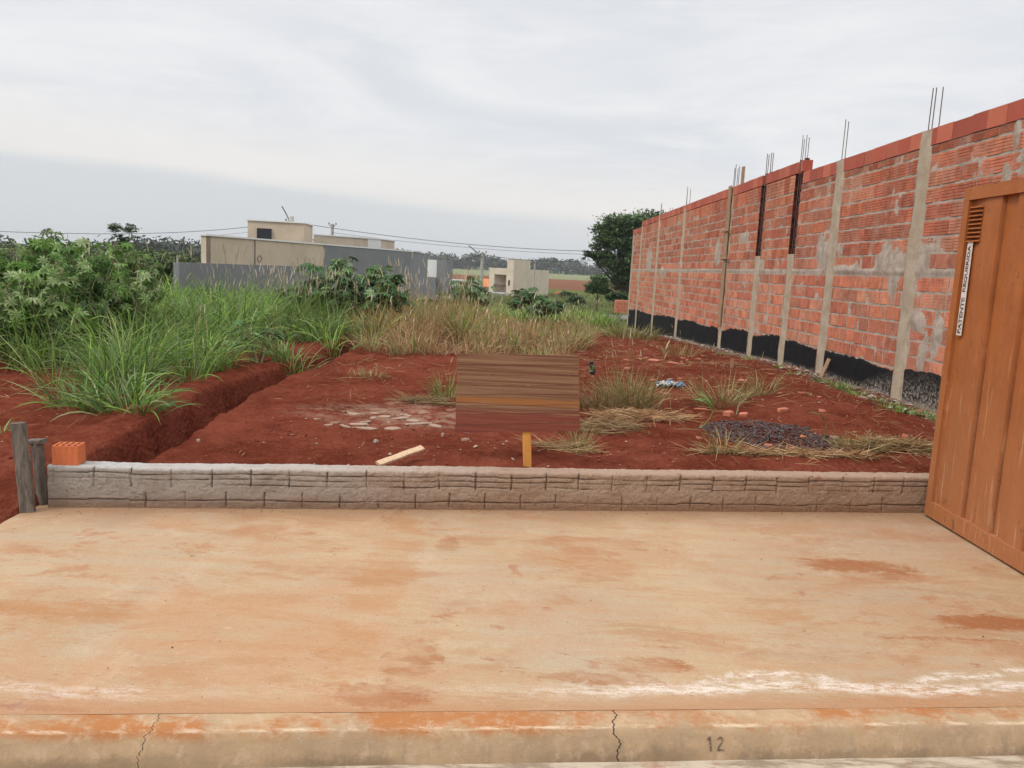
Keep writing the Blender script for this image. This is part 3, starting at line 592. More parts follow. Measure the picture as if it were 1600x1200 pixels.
# waterproof black paint at the foot, stopping short of each pillar
def black_mat(t):
    c = t.obj(); x, y, z = t.xyz(c)
    hgt = t.attr('Col'); hh = t.xyz(hgt)[0]
    b = t.mix(t.noise(c, 4, 5), (.005, .005, .006), (.012, .012, .013))
    sp = t.rng(t.noise(c, 26, 8, .85), .46, .60); near = t.rng(hh, .45, .0); wh = t.m('MULTIPLY', sp, near)
    b = t.mix(wh, b, (.42, .36, .30)); b = t.mix(t.m('MULTIPLY', t.rng(hh, .09, .0), .6), b, (.32, .25, .2))
    return b, t.bump(t.noise(c, 30, 5, .7), .5, .01)
M_black = mat('bitumen_paint', black_mat, .8, .15)
yb2 = np.concatenate([np.arange(Y0, 20, .03), np.arange(20, Y1, .07)])
topb = np.interp(yb2, [5, 9.46, 10.6, 11.6, 12.3, 13.1, 14.1, 14.9, 15.3, 16.8, 17.7, 19.7, 20, 22.2, 23.3, 24.8, 26.2, 29.3, 33.4, 35.9], [.7, .69, .59, .61, .60, .61, .60, .60, .64, .55, .59, .44, .46, .43, .46, .38, .38, .27, .22, .15])+.09*fbm(yb2*1.2, yb2*0, 3, 4)+.05*fbm(yb2*9, yb2*0, 3, 6)
bb = MB(); segs = [(a+.02, b-.02) for a, b in spans]
NZ = 26
for a, b in segs:
    ids = np.where((yb2 > a-.03) & (yb2 < b+.03))[0]
    if len(ids) < 3: continue
    yv = yb2[ids]; tv = topb[ids]; gv = H(WX-.03+0*yv, yv)
    q = np.linspace(0, 1, NZ)[:, None]; Z = (gv-.2)[None]*(1-q)+tv[None]*q; Yv = yv[None]+0*Z
    X = WX-.010-.012*np.clip(fbm(Yv*5, Z*5, 3, 33)+.3, 0, 1); X[-1] = WX+.02
    hh = np.clip((Z-gv[None])/np.interp(yv, [5, 8.5, 9.6, 10.4, 11.4, 14], [.5, .8, 1.2, .9, .3, .18])[None], 0, 1)
    cc = np.stack([hh.ravel()]*3, -1); bb.raw(np.stack([X, Yv, Z], -1), grid_faces(NZ, len(ids))[:, ::-1], cc)
bb.build('black_paint_band', M_black, BW, smooth=True)
plank('wood_offcut', (4.84, 12.55, Hs(4.8, 12.5)-.05), (4.95, 12.50, .50), .07, .025, (-1, -.5, 0), M_board, 'short wood offcut leaning against the black foot of the brick wall', 'offcut')
# ------------------------------------------------------------------ orange container
CT = thing('container', 'orange ribbed steel container with a small vent and white lettered sticker, standing on the pavement', 'container', (3.08, 5.7, 0))
def cont_mat(t, crease_shade=False):
    c = t.obj(); x, y, z = t.xyz(c); n = t.noise(c, 2.5, 6, .65); st = t.noise(t.scale(c, (1, 9, .6)), 3, 8, .7)
    b = t.mix(t.rng(n, .3, .7), (.31, .088, .017), (.40, .122, .026))
    dirt = t.m('MULTIPLY', t.rng(t.m('ADD', z, t.m('MULTIPLY', t.m('SUBTRACT', st, .5), 2.2)), 1.7, .1), .75)
    b = t.mix(dirt, b, (.36, .145, .06)); vs = t.noise(t.cmb(0., t.m('MULTIPLY', y, 22.), t.m('MULTIPLY', z, 1.1)), 1., 6, .75); b = t.mix(t.m('MULTIPLY', t.rng(vs, .54, .7), t.rng(z, 1.6, .3, .03, .4)), b, (.42, .20, .10)); b = t.mix(t.m('MULTIPLY', t.rng(vs, .44, .3), .35), b, (.18, .052, .016)); b = t.mix(t.m('MULTIPLY', t.rng(st, .55, .68), t.rng(z, 1.9, .4, .15, .8)), b, (.50, .30, .18))
    rust = t.m('MULTIPLY', t.rng(t.noise(c, 9, 8, .75), .56, .66), t.rng(t.m('ABSOLUTE', t.m('SUBTRACT', z, 1.15)), .7, 1.15, .05, 1.)); b = t.mix(t.m('MULTIPLY', rust, .75), b, (.10, .035, .018))
    rs = t.m('MULTIPLY', t.rng(t.noise(t.scale(c, (1, 1, .5)), 13, 9, .8), .60, .66), .8); b = t.mix(rs, b, (.11, .035, .015)); ch = t.rng(t.noise(t.scale(c, (1, 1, .45)), 30, 4, .7), .70, .74); b = t.mix(t.m('MULTIPLY', ch, .6), b, (.55, .42, .32))
    if crease_shade: b = t.mix(t.m('MULTIPLY', t.m('MULTIPLY', t.xyz(t.attr())[0], t.rng(t.noise(t.scale(c, (1, 1, .3)), 6, 6, .7), .3, .6)), .75), b, (.11, .035, .012))  # rib creases darkened in colour to stand for their shade
    return b, t.bump(t.m('ADD', t.noise(c, 25, 5, .6), t.m('MULTIPLY', t.noise(c, 2.2, 3), 2.)), .3, .008)
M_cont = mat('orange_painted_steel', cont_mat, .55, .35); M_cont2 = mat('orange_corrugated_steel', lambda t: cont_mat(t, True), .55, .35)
def container():
    x0 = 3.08; yf = 5.72; L = 3.0; Wd = 1.75; zt = 2.36; yn = yf-L
    # corrugated side: trapezoid ribs, front plane at x0+.012
    def corr(a, b, per=.33, fl=.155, sl=.012, dep=.026, side=-1):
        P_ = []; y = a
        while y > b: P_ += [(y, 0), (y-fl, 0), (y-fl-sl, dep), (y-per+sl, dep)]; y -= per
        P_ = [q for q in P_ if q[0] > b]; P_.append((b, P_[-1][1])); return P_
    pr = corr(yf-.10-.33+.155, yn+.06); pr = [(yf-.07, 0), (yf-.078, .018), (yf-.10, .018)]+[(y-.0, d+.0) for y, d in pr]
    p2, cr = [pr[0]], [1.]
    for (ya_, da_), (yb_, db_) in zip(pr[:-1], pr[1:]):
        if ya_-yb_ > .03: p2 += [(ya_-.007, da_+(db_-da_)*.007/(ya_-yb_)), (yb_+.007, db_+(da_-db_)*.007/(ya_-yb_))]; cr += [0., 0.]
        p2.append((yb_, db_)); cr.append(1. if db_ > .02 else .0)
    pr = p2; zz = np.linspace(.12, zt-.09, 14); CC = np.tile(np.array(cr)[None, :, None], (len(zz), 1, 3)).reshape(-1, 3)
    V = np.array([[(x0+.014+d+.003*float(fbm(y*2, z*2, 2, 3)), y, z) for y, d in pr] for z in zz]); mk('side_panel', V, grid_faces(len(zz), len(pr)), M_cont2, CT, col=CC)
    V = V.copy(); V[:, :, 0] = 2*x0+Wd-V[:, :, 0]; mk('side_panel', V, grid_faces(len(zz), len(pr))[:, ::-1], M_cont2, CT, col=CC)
    for ye in (yf-.02, yn+.02):                     # end walls
        m = MB(); k = 12; xs_ = np.linspace(x0+.06, x0+Wd-.06, 4*k+1); dd = np.tile([0, 0, .028, .028], k+1)[:4*k+1]*(-1 if ye == yf-.02 else 1)
        V = np.array([[(x, ye+d, z) for x, d in zip(xs_, dd)] for z in (.1, zt-.09)]); m.raw(V, grid_faces(2, len(xs_))); m.build('end_panel', M_cont, CT)
    m = MB(); m.box((x0+Wd/2, yf-L/2, zt-.045), (Wd-.1, L-.1, .02)); m.build('roof', M_cont, CT)
    for xx in (x0+.035, x0+Wd-.035):
        a = MB(); a.box((xx, yf-L/2, zt-.045), (.07, L-.002, .09), None, (1, 1, 1), .002); a.build('top_rail', M_cont, CT)
        a = MB(); n = 24; ys_ = np.linspace(yf-.005, yn+.005, n)
        for z_, w2 in ((.01, 0), (.12, 0)): pass
        a.box((xx-.003 if xx < 4 else xx+.003, yf-L/2, .072), (.07, L-.006, .11)); a.build('bottom_rail', M_cont, CT)
        for ye in (yf-.036, yn+.036):
            a = MB(); a.box((xx-.001, ye, zt/2+.008), (.069, .07, zt-.03)); a.build('corner_post', M_cont, CT)
    a = MB(); a.box((x0+Wd/2, yf-L/2, .06), (Wd-.15, L-.15, .08)); a.build('floor', M_cont, CT)
    # louvre vents high on the flat strip
    a = MB(); s = MB()
    for i in range(9):
        z = 2.225-i*.0285; yc = 5.565
        a.raw([(x0+.0115, yc+.075, z), (x0+.0115, yc-.075, z), (x0-.002, yc-.068, z-.010), (x0-.002, yc+.068, z-.010), (x0+.0115, yc+.075, z-.0125), (x0+.0115, yc-.075, z-.0125)], [np.array([[0, 3, 2, 1]]), np.array([[3, 4, 5, 2]]), np.array([[0, 4, 3]]), np.array([[1, 2, 5]])])
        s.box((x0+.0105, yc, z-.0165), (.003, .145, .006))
    a.build('louvre_vent', M_cont, CT); s.build('vent_slot_shade', mat('vent_shadow_gap', lambda t: (.10, .03, .010), 1, 0), CT)  # dark strips carry the shade of the slots in their colour
container()
M_stick = mat('white_sticker', lambda t: t.mix(t.rng(t.noise(t.obj(), 9, 6, .7), .5, .7), (.66, .62, .57), (.50, .40, .33)), .6, .3)
M_ink = mat('brown_ink', lambda t: t.mix(t.rng(t.noise(t.obj(), 60, 4, .7), .5, .66), (.12, .05, .035), (.30, .2, .15)), .7, .2)
def text_mesh(s, size, xs_=1., bold=0.):
    c = bpy.data.curves.new('lettering', 'FONT'); c.body = s; c.size = size; c.extrude = .0006; c.offset = bold; c.align_x = 'CENTER'; c.align_y = 'CENTER'; c.resolution_u = 2
    o = bpy.data.objects.new('tmp', c); COL.objects.link(o); dg = bpy.context.evaluated_depsgraph_get(); me = bpy.data.meshes.new_from_object(o.evaluated_get(dg)); bpy.data.objects.remove(o); me.name = 'lettering'
    return me
sy, sz0, sz1 = 5.585, 1.345, 1.985
a = MB(); a.box((3.0895, sy, (sz0+sz1)/2), (.003, .062, sz1-sz0)); st_ = a.build('sticker', M_stick, CT)
HZ = (sz1-sz0-.034)/17.2
for word, zc_, zl_ in (('PATENTE', sz0+.015+HZ*3.5, HZ*7), ('REQUERIDA', sz0+.015+HZ*12.6, HZ*9)):
    me = text_mesh(word, .058, bold=.0012); vv = np.array([v_.co[:] for v_ in me.vertices]); lo_, hi_ = vv.min(0), vv.max(0)
    for v_ in me.vertices:
        x_, y_, z_ = v_.co; v_.co = (3.0868-z_-3.08, sy-5.7+(y_-(lo_[1]+hi_[1])/2)*.040/(hi_[1]-lo_[1]), zc_+(x_-(lo_[0]+hi_[0])/2)*zl_/(hi_[0]-lo_[0]))
    me.materials.append(M_ink); lo = bpy.data.objects.new('lettering', me); COL.objects.link(lo); lo.parent = st_
st_['label'] = 'white vertical sticker reading PATENTE REQUERIDA'
# painted number on the kerb face: two worn dark strokes figures
def kerb_mark():
    y_of = lambda x, z: curbY(x)-np.interp(-z, [.02, .045, .09, .135], [.096, .105, .120, .132])-.002
    base = G(1108, 1150, -.05)[0]; t = thing('kerb_number', 'worn dark hand-painted number 12 on the kerb face', 'number', (base, float(curbY(base))-.12, -.07))
    def digit(strokes):
        m = MB()
        for pts in strokes:
            q = np.array([(base+a_, 0, z_) for a_, z_ in pts]); tt = np.linspace(0, len(q)-1, len(q)*4); q = np.stack([np.interp(tt, range(len(q)), q[:, k]) for k in range(3)], 1); q[:, 1] = [y_of(a_, z_) for a_, z_ in q[:, [0, 2]]]
            q += RN.uniform(-.0008, .0008, q.shape); m.tube(q, RN.uniform(.0022, .004, len(q)), 5)
        m.build('digit', M_kink, t)
    digit([[(-.008, -.056), (0, -.046), (.002, -.070), (.003, -.094)]])
    digit([[(.030, -.056), (.040, -.048), (.050, -.054), (.046, -.066), (.034, -.080), (.030, -.092), (.044, -.089), (.056, -.091)]])
M_kink = mat('worn_black_paint', lambda t: t.mix(t.rng(t.noise(t.obj(), 70, 4, .7), .45, .6), (.14, .10, .075), (.26, .185, .13)), .9, .1)
kerb_mark()
# ------------------------------------------------------------------ foliage
def foli(t, tr=.25):
    c = t.attr(); n = t.noise(t.obj(), 3, 4); cc = t.mix(1., c, t.mix(n, (.8, .8, .8), (1.2, 1.2, 1.2)), 'MULTIPLY'); t.put(t.p.inputs['Transmission Weight'], 0.)
    return cc
def leafmat(name, tr=.3, rough=.55):
    m = bpy.data.materials.new(name); m.use_nodes = True; t = NT(m.node_tree); t.n.clear()
    o = t.add('ShaderNodeOutputMaterial'); p = t.add('ShaderNodeBsdfPrincipled'); p.inputs['Roughness'].default_value = rough; p.inputs['Specular IOR Level'].default_value = .3
    c = t.mix(1., t.attr(), t.mix(t.noise(t.obj(), 2.5, 4), (.78, .78, .78), (1.22, 1.22, 1.22)), 'MULTIPLY'); t.put(p.inputs['Base Color'], c)
    tl = t.add('ShaderNodeBsdfTranslucent'); t.put(tl.inputs[0], c); mx = t.add('ShaderNodeMixShader'); mx.inputs[0].default_value = tr
    t.l.new(p.outputs[0], mx.inputs[1]); t.l.new(tl.outputs[0], mx.inputs[2]); t.l.new(mx.outputs[0], o.inputs[0]); return m
M_grass = leafmat('green_grass'); M_dry = leafmat('dry_grass', .2, .7); M_leaf = leafmat('castor_leaf', .2, .5); M_tree = leafmat('tree_leaf', .15, .6)
M_stem = mat('green_stem', lambda t: t.mix(t.noise(t.obj(), 5, 4), (.13, .14, .06), (.22, .19, .10)), .8, .2)
M_bark = mat('tree_bark', lambda t: (t.mix(t.noise(t.obj(), 3, 6), (.05, .038, .03), (.12, .095, .07)), t.bump(t.noise(t.obj(), 8, 5), .8, .05)), .95, .1)
def blades(B, L, az, lean, curl, wd, seg=5, col=None, tip=0.):
    """arching ribbon blades; B (N,3) bases; returns verts, quads, colours"""
    N = len(B); t = np.linspace(0, 1, seg+1); th = lean[:, None]+curl[:, None]*t[None]**1.3
    ds = (L/seg)[:, None]; sx = np.sin(th)*ds; sz = np.cos(th)*ds
    r = np.concatenate([np.zeros((N, 1)), np.cumsum((sx[:, :-1]+sx[:, 1:])/2, 1)], 1); h = np.concatenate([np.zeros((N, 1)), np.cumsum((sz[:, :-1]+sz[:, 1:])/2, 1)], 1)
    dx, dy = np.cos(az), np.sin(az); C = np.stack([B[:, None, 0]+dx[:, None]*r, B[:, None, 1]+dy[:, None]*r, B[:, None, 2]+h], -1)
    prof = np.interp(t, [0, .25, .7, 1], [.55, 1, .75, tip+.04]); wv = wd[:, None]*prof[None]/2
    ta = RN.uniform(-.9, .9, N); sd = np.stack([-dy*np.cos(ta), dx*np.cos(ta), np.sin(ta)], -1)
    A = C+sd[:, None]*wv[..., None]; Bv = C-sd[:, None]*wv[..., None]
    V = np.stack([A, Bv], 2).reshape(-1, 3); k = (seg+1)*2
    q = np.array([[2*i, 2*i+1, 2*i+3, 2*i+2] for i in range(seg)]); Q = (np.arange(N)[:, None, None]*k+q[None]).reshape(-1, 4)
    return V, Q, np.repeat(col, k, 0)
def U(a, b, n): return RN.uniform(a, b, n)
GREENS = np.array([(.15, .275, .04), (.095, .185, .035), (.21, .33, .05), (.18, .25, .09), (.065, .13, .033), (.30, .33, .14)])
DRY = np.array([(.36, .235, .105), (.30, .18, .075), (.42, .30, .15), (.27, .15, .065), (.20, .19, .06), (.36, .21, .10)])
def pick(pal, n, v=.15, w_=None): return pal[RN.choice(len(pal), n, p=w_)]*(1+RN.normal(0, v, (n, 1))).clip(.5, 1.6)
def tuft(cx, cy, n, L, rad=.12, pal=GREENS, wd=.012, lean=(.05, .55), curl=(.4, 1.8), z=None, seg=5, w_=None):
    a = U(0, 2*np.pi, n); r = rad*np.sqrt(U(0, 1, n)); x = cx+r*np.cos(a); y = cy+r*np.sin(a)
    B = np.stack([x, y, H(x, y)-.02 if z is None else np.full(n, z)], -1); az = a+RN.normal(0, .6, n)
    return blades(B, L*U(.5, 1.1, n), az, U(*lean, n), U(*curl, n), wd*U(.6, 1.3, n), seg, pick(pal, n, .15, w_))
def stalks(cx, cy, n, L, rad, head=(.48, .40, .28), stem=(.24, .22, .09), hw=.016):
    m = []
    a = U(0, 2*np.pi, n); r = rad*np.sqrt(U(0, 1, n)); x = cx+r*np.cos(a); y = cy+r*np.sin(a); az = U(0, 6.28, n); Ls = L*U(.75, 1.15, n)
    B = np.stack([x, y, H(x, y)-.02], -1); ln = U(0, .22, n); cv = U(.05, .35, n)
    V, Q, c = blades(B, Ls, az, ln, cv, np.full(n, .004), 4, np.tile(stem, (n, 1)), .8)
    k = 10; tips = V.reshape(n, k, 3)[:, -1]; V2, Q2, c2 = blades(tips-np.array([0, 0, .01]), Ls*.17, az, ln+cv, U(.1, .7, n), hw*U(.6, 1.2, n), 4, np.tile(head, (n, 1))*U(.8, 1.15, (n, 1)))
    return [(V, Q, c), (V2, Q2, c2)]
def join(parts):
    V, Q, C, n = [], [], [], 0
    for v_, q_, c_ in parts: V.append(v_); Q.append(q_+n); C.append(c_); n += len(v_)
    return np.concatenate(V), np.concatenate(Q), np.concatenate(C)
def inpoly(px, py, poly):
    ins = np.zeros(len(px), bool); n = len(poly)
    for i in range(n):
        x1, y1 = poly[i]; x2, y2 = poly[(i+1) % n]
        c = ((y1 > py) != (y2 > py)) & (px < (x2-x1)*(py-y1)/(y2-y1+1e-9)+x1); ins ^= c
    return ins
def region(n, xr, yr, poly):
    x = U(*xr, n); y = U(*yr, n); px, py = proj(x, y, H(x, y, False)); k = inpoly(px, py, poly); return x[k], y[k]
# the unbroken tall grass left of the trench
LP = [(-2500, 430), (-2500, 640), (-200, 575), (10, 562), (45, 590), (75, 628), (130, 645), (205, 645), (262, 622), (330, 603), (362, 575), (372, 552), (440, 562), (508, 556), (556, 528), (590, 500), (640, 470), (640, 430)]
gx, gy = region(2600, (-22, -2.0), (6.4, 34), LP)
parts = []
for x, y in zip(gx, gy):
    d = math.hypot(x, y); nb = int(np.interp(d, [6, 12, 20, 34], [50, 40, 26, 14])); wd = np.interp(d, [6, 12, 20, 34], [.011, .014, .022, .035])
    tone = float(fbm(x*.5, y*.5, 3, 71)); hgt = np.interp(d, [6.5, 8, 10, 20], [.66, .86, 1.05, 1.25])*(1+.5*tone); hgt *= .82 if x > -4 else 1
    w_ = np.clip(np.array([.24, .18, .22, .15, .12, .09])+tone*np.array([.5, -.3, .6, 0, -.6, -.1]), .02, 1); w_ /= w_.sum()
    parts.append(tuft(x, y, nb, hgt*U(.75, 1.15, 1)[0], .18, GREENS*U(.8, 1.2, 1)[0], wd*RN.choice([.8, 1, 1.5]), (.02, .75), (.3, 2.0), w_=w_))
    if RN.random() < .12: parts.append(tuft(x, y, 14, hgt*.8, .25, DRY*.8, wd, (.1, 1.2), (.1, 1.)))
    if RN.random() < (.16 if x > -6 else .05): parts += stalks(x, y, 4, hgt*(1.2 if x > -6 else .95), .15, (.36, .33, .20), (.16, .19, .07), .012 if d < 14 else .02)
# seeding heads where the mass meets the dry patch
for px_, py_ in [(400, 505), (430, 500), (470, 515), (500, 520), (440, 515), (480, 505), (520, 515), (455, 520), (410, 512), (350, 500)]:
    g = G(px_, py_+20, .1); parts += stalks(g[0], g[1], 16, 1.15, .35, (.45, .37, .29), (.2, .22, .1), .02)
V, Q, c = join(parts); tag(mk('tall_green_grass', V, Q, M_grass, col=c), 'dense tall green grass covering the ground left of the trench', 'grass', kind='stuff')
# green belt behind the dry patch
BP = [(560, 500), (600, 503), (640, 496), (760, 503), (860, 508), (948, 512), (975, 500), (990, 478), (640, 462), (560, 462)]
gx, gy = region(1500, (-6, 4.6), (17, 46), BP); parts = []
for x, y in zip(gx, gy):
    d = math.hypot(x, y); parts.append(tuft(x, y, int(np.interp(d, [18, 40], [34, 14])), np.interp(y, [18, 26, 40], [.75, .7, .6])*U(.7, 1.15, 1)[0], .2, GREENS*np.array([1.15, 1.12, .9]), np.interp(d, [18, 40], [.022, .04]), (.02, .5), (.2, 1.3)))
V, Q, c = join(parts); tag(mk('bright_green_grass', V, Q, M_grass, col=c), 'bright green grass belt across the back of the lot', 'grass', kind='stuff')
n_ = 2600; x = U(-25, 22, n_); y = U(36, 112, n_); k = ~((y > 43.5) & (y < 51.5)); px, py = proj(x, y, H(x, y, False)); k &= (px > 640) & (px < 1200); x, y = x[k], y[k]
parts = [tuft(a_, b_, 10, .55*U(.6, 1.2, 1)[0], .6, np.array([(.13, .16, .05), (.18, .19, .08), (.10, .14, .045), (.24, .22, .11)]), .05, (.02, .6), (.1, 1.), seg=3) for a_, b_ in zip(x, y)]
V, Q, c = join(parts); tag(mk('meadow_grass', V, Q, M_grass, col=c), 'pale rough meadow grass in the valley behind the lot', 'grass', kind='stuff')
# dry straw-coloured grass in the middle
DP = [(540, 540), (575, 552), (640, 560), (700, 575), (800, 572), (890, 560), (925, 530), (900, 512), (850, 502), (640, 485), (600, 492), (570, 515)]
gx, gy = region(2600, (-5, 4), (10, 27), DP); parts = []
for x, y in zip(gx, gy):
    d = math.hypot(x, y); e = np.interp(y, [11, 13, 15, 20], [.22, .46, .80, .92])*(1+1.1*float(fbm(x*.8, y*.8, 3, 88)))*U(.7, 1.2, 1)[0]
    if fbm(x*.9, y*.9, 2, 64) < np.interp(y, [10, 13, 16], [.02, -.08, -.25]): continue
    e *= float(np.interp(proj(x, y, 0.)[0], [720, 800], [1, .58])); w_ = np.array([.3, .2, .2, .12, .08, .1]); w_ = np.clip(w_+float(fbm(x*.7, y*.7, 2, 19))*np.array([.8, -.9, .9, -.8, -.2, .4]), .02, 2); w_ /= w_.sum(); parts.append(tuft(x, y, int(np.interp(d, [10, 25], [24, 13])), e, .2, DRY*U(.75, 1.2, 1)[0], np.interp(d, [10, 25], [.008, .018]), (.0, .8), (.1, 1.5), seg=4, w_=w_))
    if RN.random() < .3: parts += stalks(x, y, 2, e*1.35, .15, (.52, .42, .27), (.33, .25, .12), .018)
    if RN.random() < .14: parts.append(tuft(x, y, 20, e, .12, GREENS*1.2, .014, (.05, .5), (.3, 1.3)))
V, Q, c = join(parts); tag(mk('dry_grass_patch', V, Q, M_dry, col=c), 'dry straw-coloured grass patch in the middle of the lot', 'grass', kind='stuff')
# scattered seedlings and dead straw lying on the soil
parts = []; x = U(-5.5, 4.9, 11000); y = 5.2+(U(0, 1, 11000)**1.1)*16
k = (y > wallY(x)+.2) & ~((x > -3.4) & (x < -2.5)); k &= (fbm(x*.8, y*.8, 3, 55)+.10*(y > 8)+.12*((x > .8)) > RN.uniform(-.05, .35, len(x))); x, y = x[k], y[k]; n = len(x)
B = np.stack([x, y, H(x, y)+.012], -1); parts.append(blades(B, U(.05, .28, n), U(0, 6.28, n), U(1.2, 1.6, n), U(-.15, .3, n), U(.003, .007, n), 3, pick(DRY, n, .2)))
V, Q, c = join(parts); tag(mk('loose_straw', V, Q, M_dry, col=c), 'scattered dead straw lying on the red soil', 'straw', kind='stuff')
# single tufts
def tuft_thing(name, label, px, py, n, L, rad, pal, wd, lean, curl, st=0, mt=None, group=None, z=.2, seg=5, head=(.5, .42, .3), cat='grass tuft'):
    g = G(px, py, z); ps = [tuft(g[0], g[1], n, L, rad, pal, wd, lean, curl, seg=seg)]
    if st: ps += stalks(g[0], g[1], st, L*1.35, rad, head)
    V, Q, c = join(ps); o = mk(name, V, Q, mt or M_dry, col=c, org=(g[0], g[1], Hs(g[0], g[1]))); return tag(o, label, cat, group)
OL = np.array([(.22, .20, .07), (.30, .25, .10), (.17, .17, .055), (.34, .25, .12)])
TG = 'single grass tufts on the soil'
tuft_thing('grass_tuft', 'large olive and straw grass tuft right of the sign board, before the cloth', 985, 637, 330, .52, .30, OL, .009, (.0, .7), (.1, 1.2), 14, group=TG)
tuft_thing('grass_tuft', 'dark brown withered tuft touching the right edge of the sign board', 935, 640, 200, .40, .22, DRY*.6, .008, (.1, 1.0), (.2, 1.4), 0, group=TG)
tuft_thing('grass_tuft', 'olive tuft with drooping blades behind the gravel pile', 1125, 640, 200, .42, .28, OL, .008, (.2, 1.0), (.2, 1.2), 4, group=TG)
tuft_thing('grass_tuft', 'olive tuft right of the other olive tuft, below the mound crest', 1185, 632, 110, .38, .18, OL, .008, (.1, .9), (.2, 1.2), 2, group=TG)
tuft_thing('grass_tuft', 'yellow-green tuft growing at the front edge of the gravel pile', 1128, 716, 60, .30, .10, OL*1.15, .008, (.05, .8), (.1, 1.0), 0, group=TG)
tuft_thing('grass_tuft', 'half-dry tuft under the lower right corner of the sign board', 905, 700, 90, .24, .10, OL, .006, (.0, .7), (.1, .9), 0, group=TG)
tuft_thing('grass_tuft', 'green tuft against the left edge of the sign board', 698, 625, 110, .40, .16, OL*np.array([.8, 1.1, .8]), .008, (.0, .6), (.1, 1.1), 4, group=TG)
tuft_thing('grass_tuft', 'low yellowish tuft in front of the dry grass patch, at its left', 578, 588, 90, .20, .20, OL*1.2, .007, (.2, 1.0), (.1, .9), 0, group=TG)
tuft_thing('grass_tuft', 'dry splayed tuft among rubble right of the gravel pile', 1335, 708, 120, .26, .18, OL, .006, (.3, 1.2), (.1, .9), 0, group=TG)
tuft_thing('grass_tuft', 'small dry tuft among the bricks at the mound top', 1060, 560, 90, .4, .3, OL, .01, (.1, .9), (.1, 1.), 2, group=TG, z=.1)
tuft_thing('grass_tuft', 'leafy olive tuft at the far foot of the brick wall', 985, 525, 260, .6, .8, OL*np.array([.9, 1, .9]), .02, (.1, .9), (.1, 1.), 6, group=TG, z=-.1)
tuft_thing('grass_tuft', 'broad-bladed green tuft bent flat over the bank at far left', 205, 648, 150, .55, .28, GREENS, .016, (.3, 1.1), (.4, 1.3), 0, M_grass, TG)
tuft_thing('grass_tuft', 'broad-bladed green tuft left of the bank tuft, nearer the posts', 130, 640, 110, .5, .25, GREENS, .014, (.2, 1.1), (.4, 1.3), 0, M_grass, TG)
tuft_thing('grass_tuft', 'green tuft with long arching blades overhanging the trench top', 455, 567, 150, .7, .28, GREENS*1.1, .015, (.2, .9), (.5, 1.5), 0, M_grass, TG)
tuft_thing('grass_tuft', 'thin pale weed beside the taller grey post', 2, 700, 30, .16, .06, GREENS*1.4, .008, (.2, 1.2), (.2, 1), 0, M_grass, TG, z=.1)
def sprout(label, pts, w_, colr, n=3):
    m = MB(); ps = [np.array(q, float) for q in pts]; m.tube(ps, np.linspace(w_, w_*.5, len(ps)), 5, colr)
    tp = ps[-1]; Bp = np.tile(tp, (n, 1))-np.array([0, 0, .02]); V, Q, c = blades(Bp, U(.18, .3, n), U(2.2, 4.2, n), U(.2, .7, n), U(.8, 1.6, n), np.full(n, .014), 5, np.tile(colr, (n, 1))*U(.8, 1.2, (n, 1))); m.raw(V, Q, c)
    tag(m.build('weed_sprout', M_leaf, org=ps[0]), label, 'weed')
g = G(1090, 672, .2); g[2] = Hs(g[0], g[1]); sprout('bright green thick-stemmed weed leaning over the left end of the gravel pile', [g, g+np.array([.05, 0, .03]), g+np.array([.11, 0, .11]), g+np.array([.14, 0, .2])], .007, (.20, .33, .08), 12)
g = G(1287, 697, .2); g[2] = Hs(g[0], g[1]); sprout('lone bent weed stem rising right of the gravel pile', [g, g+np.array([.0, 0, .1]), g+np.array([0, 0, .18]), g+np.array([-.02, 0, .22])], .008, (.17, .18, .07), 3)
g = G(1150, 657, .2); g[2] = Hs(g[0], g[1]); sprout('short weed with one pale curled blade behind the gravel pile', [g, g+np.array([.01, 0, .08]), g+np.array([.03, 0, .13]), g+np.array([.09, 0, .17])], .008, (.32, .33, .17), 3)
def straw_heap(label, px, py, rx, ry, n, pal, hgt=.07):
    g = G(px, py, .2); a = U(0, 6.28, n); r = np.sqrt(U(0, 1, n)); x = g[0]+rx*r*np.cos(a); y = g[1]+ry*r*np.sin(a)
    B = np.stack([x, y, H(x, y)+U(0.005, 1, n)*hgt*(1-r**2)+.01], -1); V, Q, c = blades(B, U(.08, .3, n), RN.normal(0, .7, n)+RN.integers(0, 2, n)*np.pi, U(1.25, 1.65, n), U(-.2, .35, n), U(.004, .008, n), 3, pick(pal, n, .2))
    tag(mk('straw_heap', V, Q, M_dry, col=c, org=(g[0], g[1], Hs(g[0], g[1]))), label, 'straw heap', 'heaps of dead straw')
ST = np.array([(.42, .26, .12), (.35, .19, .08), (.48, .33, .17), (.25, .12, .06)])
straw_heap('bright golden heap of dead straw in front of the large olive tuft', 1000, 655, .5, .22, 1000, ST, .05)
straw_heap('greyish flattened straw heap right beside the sign board', 935, 668, .42, .34, 700, DRY*.7, .04)
straw_heap('long thin line of straw in front of the gravel pile', 1225, 717, .75, .10, 900, ST, .04)
straw_heap('straw heap with white stones near the container', 1400, 708, .42, .16, 900, DRY, .08)
straw_heap('loose straw heap below the lower right corner of the sign board', 880, 705, .25, .16, 350, DRY, .04)
straw_heap('dark straw litter below the green tuft left of the sign board', 670, 632, .35, .15, 350, DRY*.7, .03)
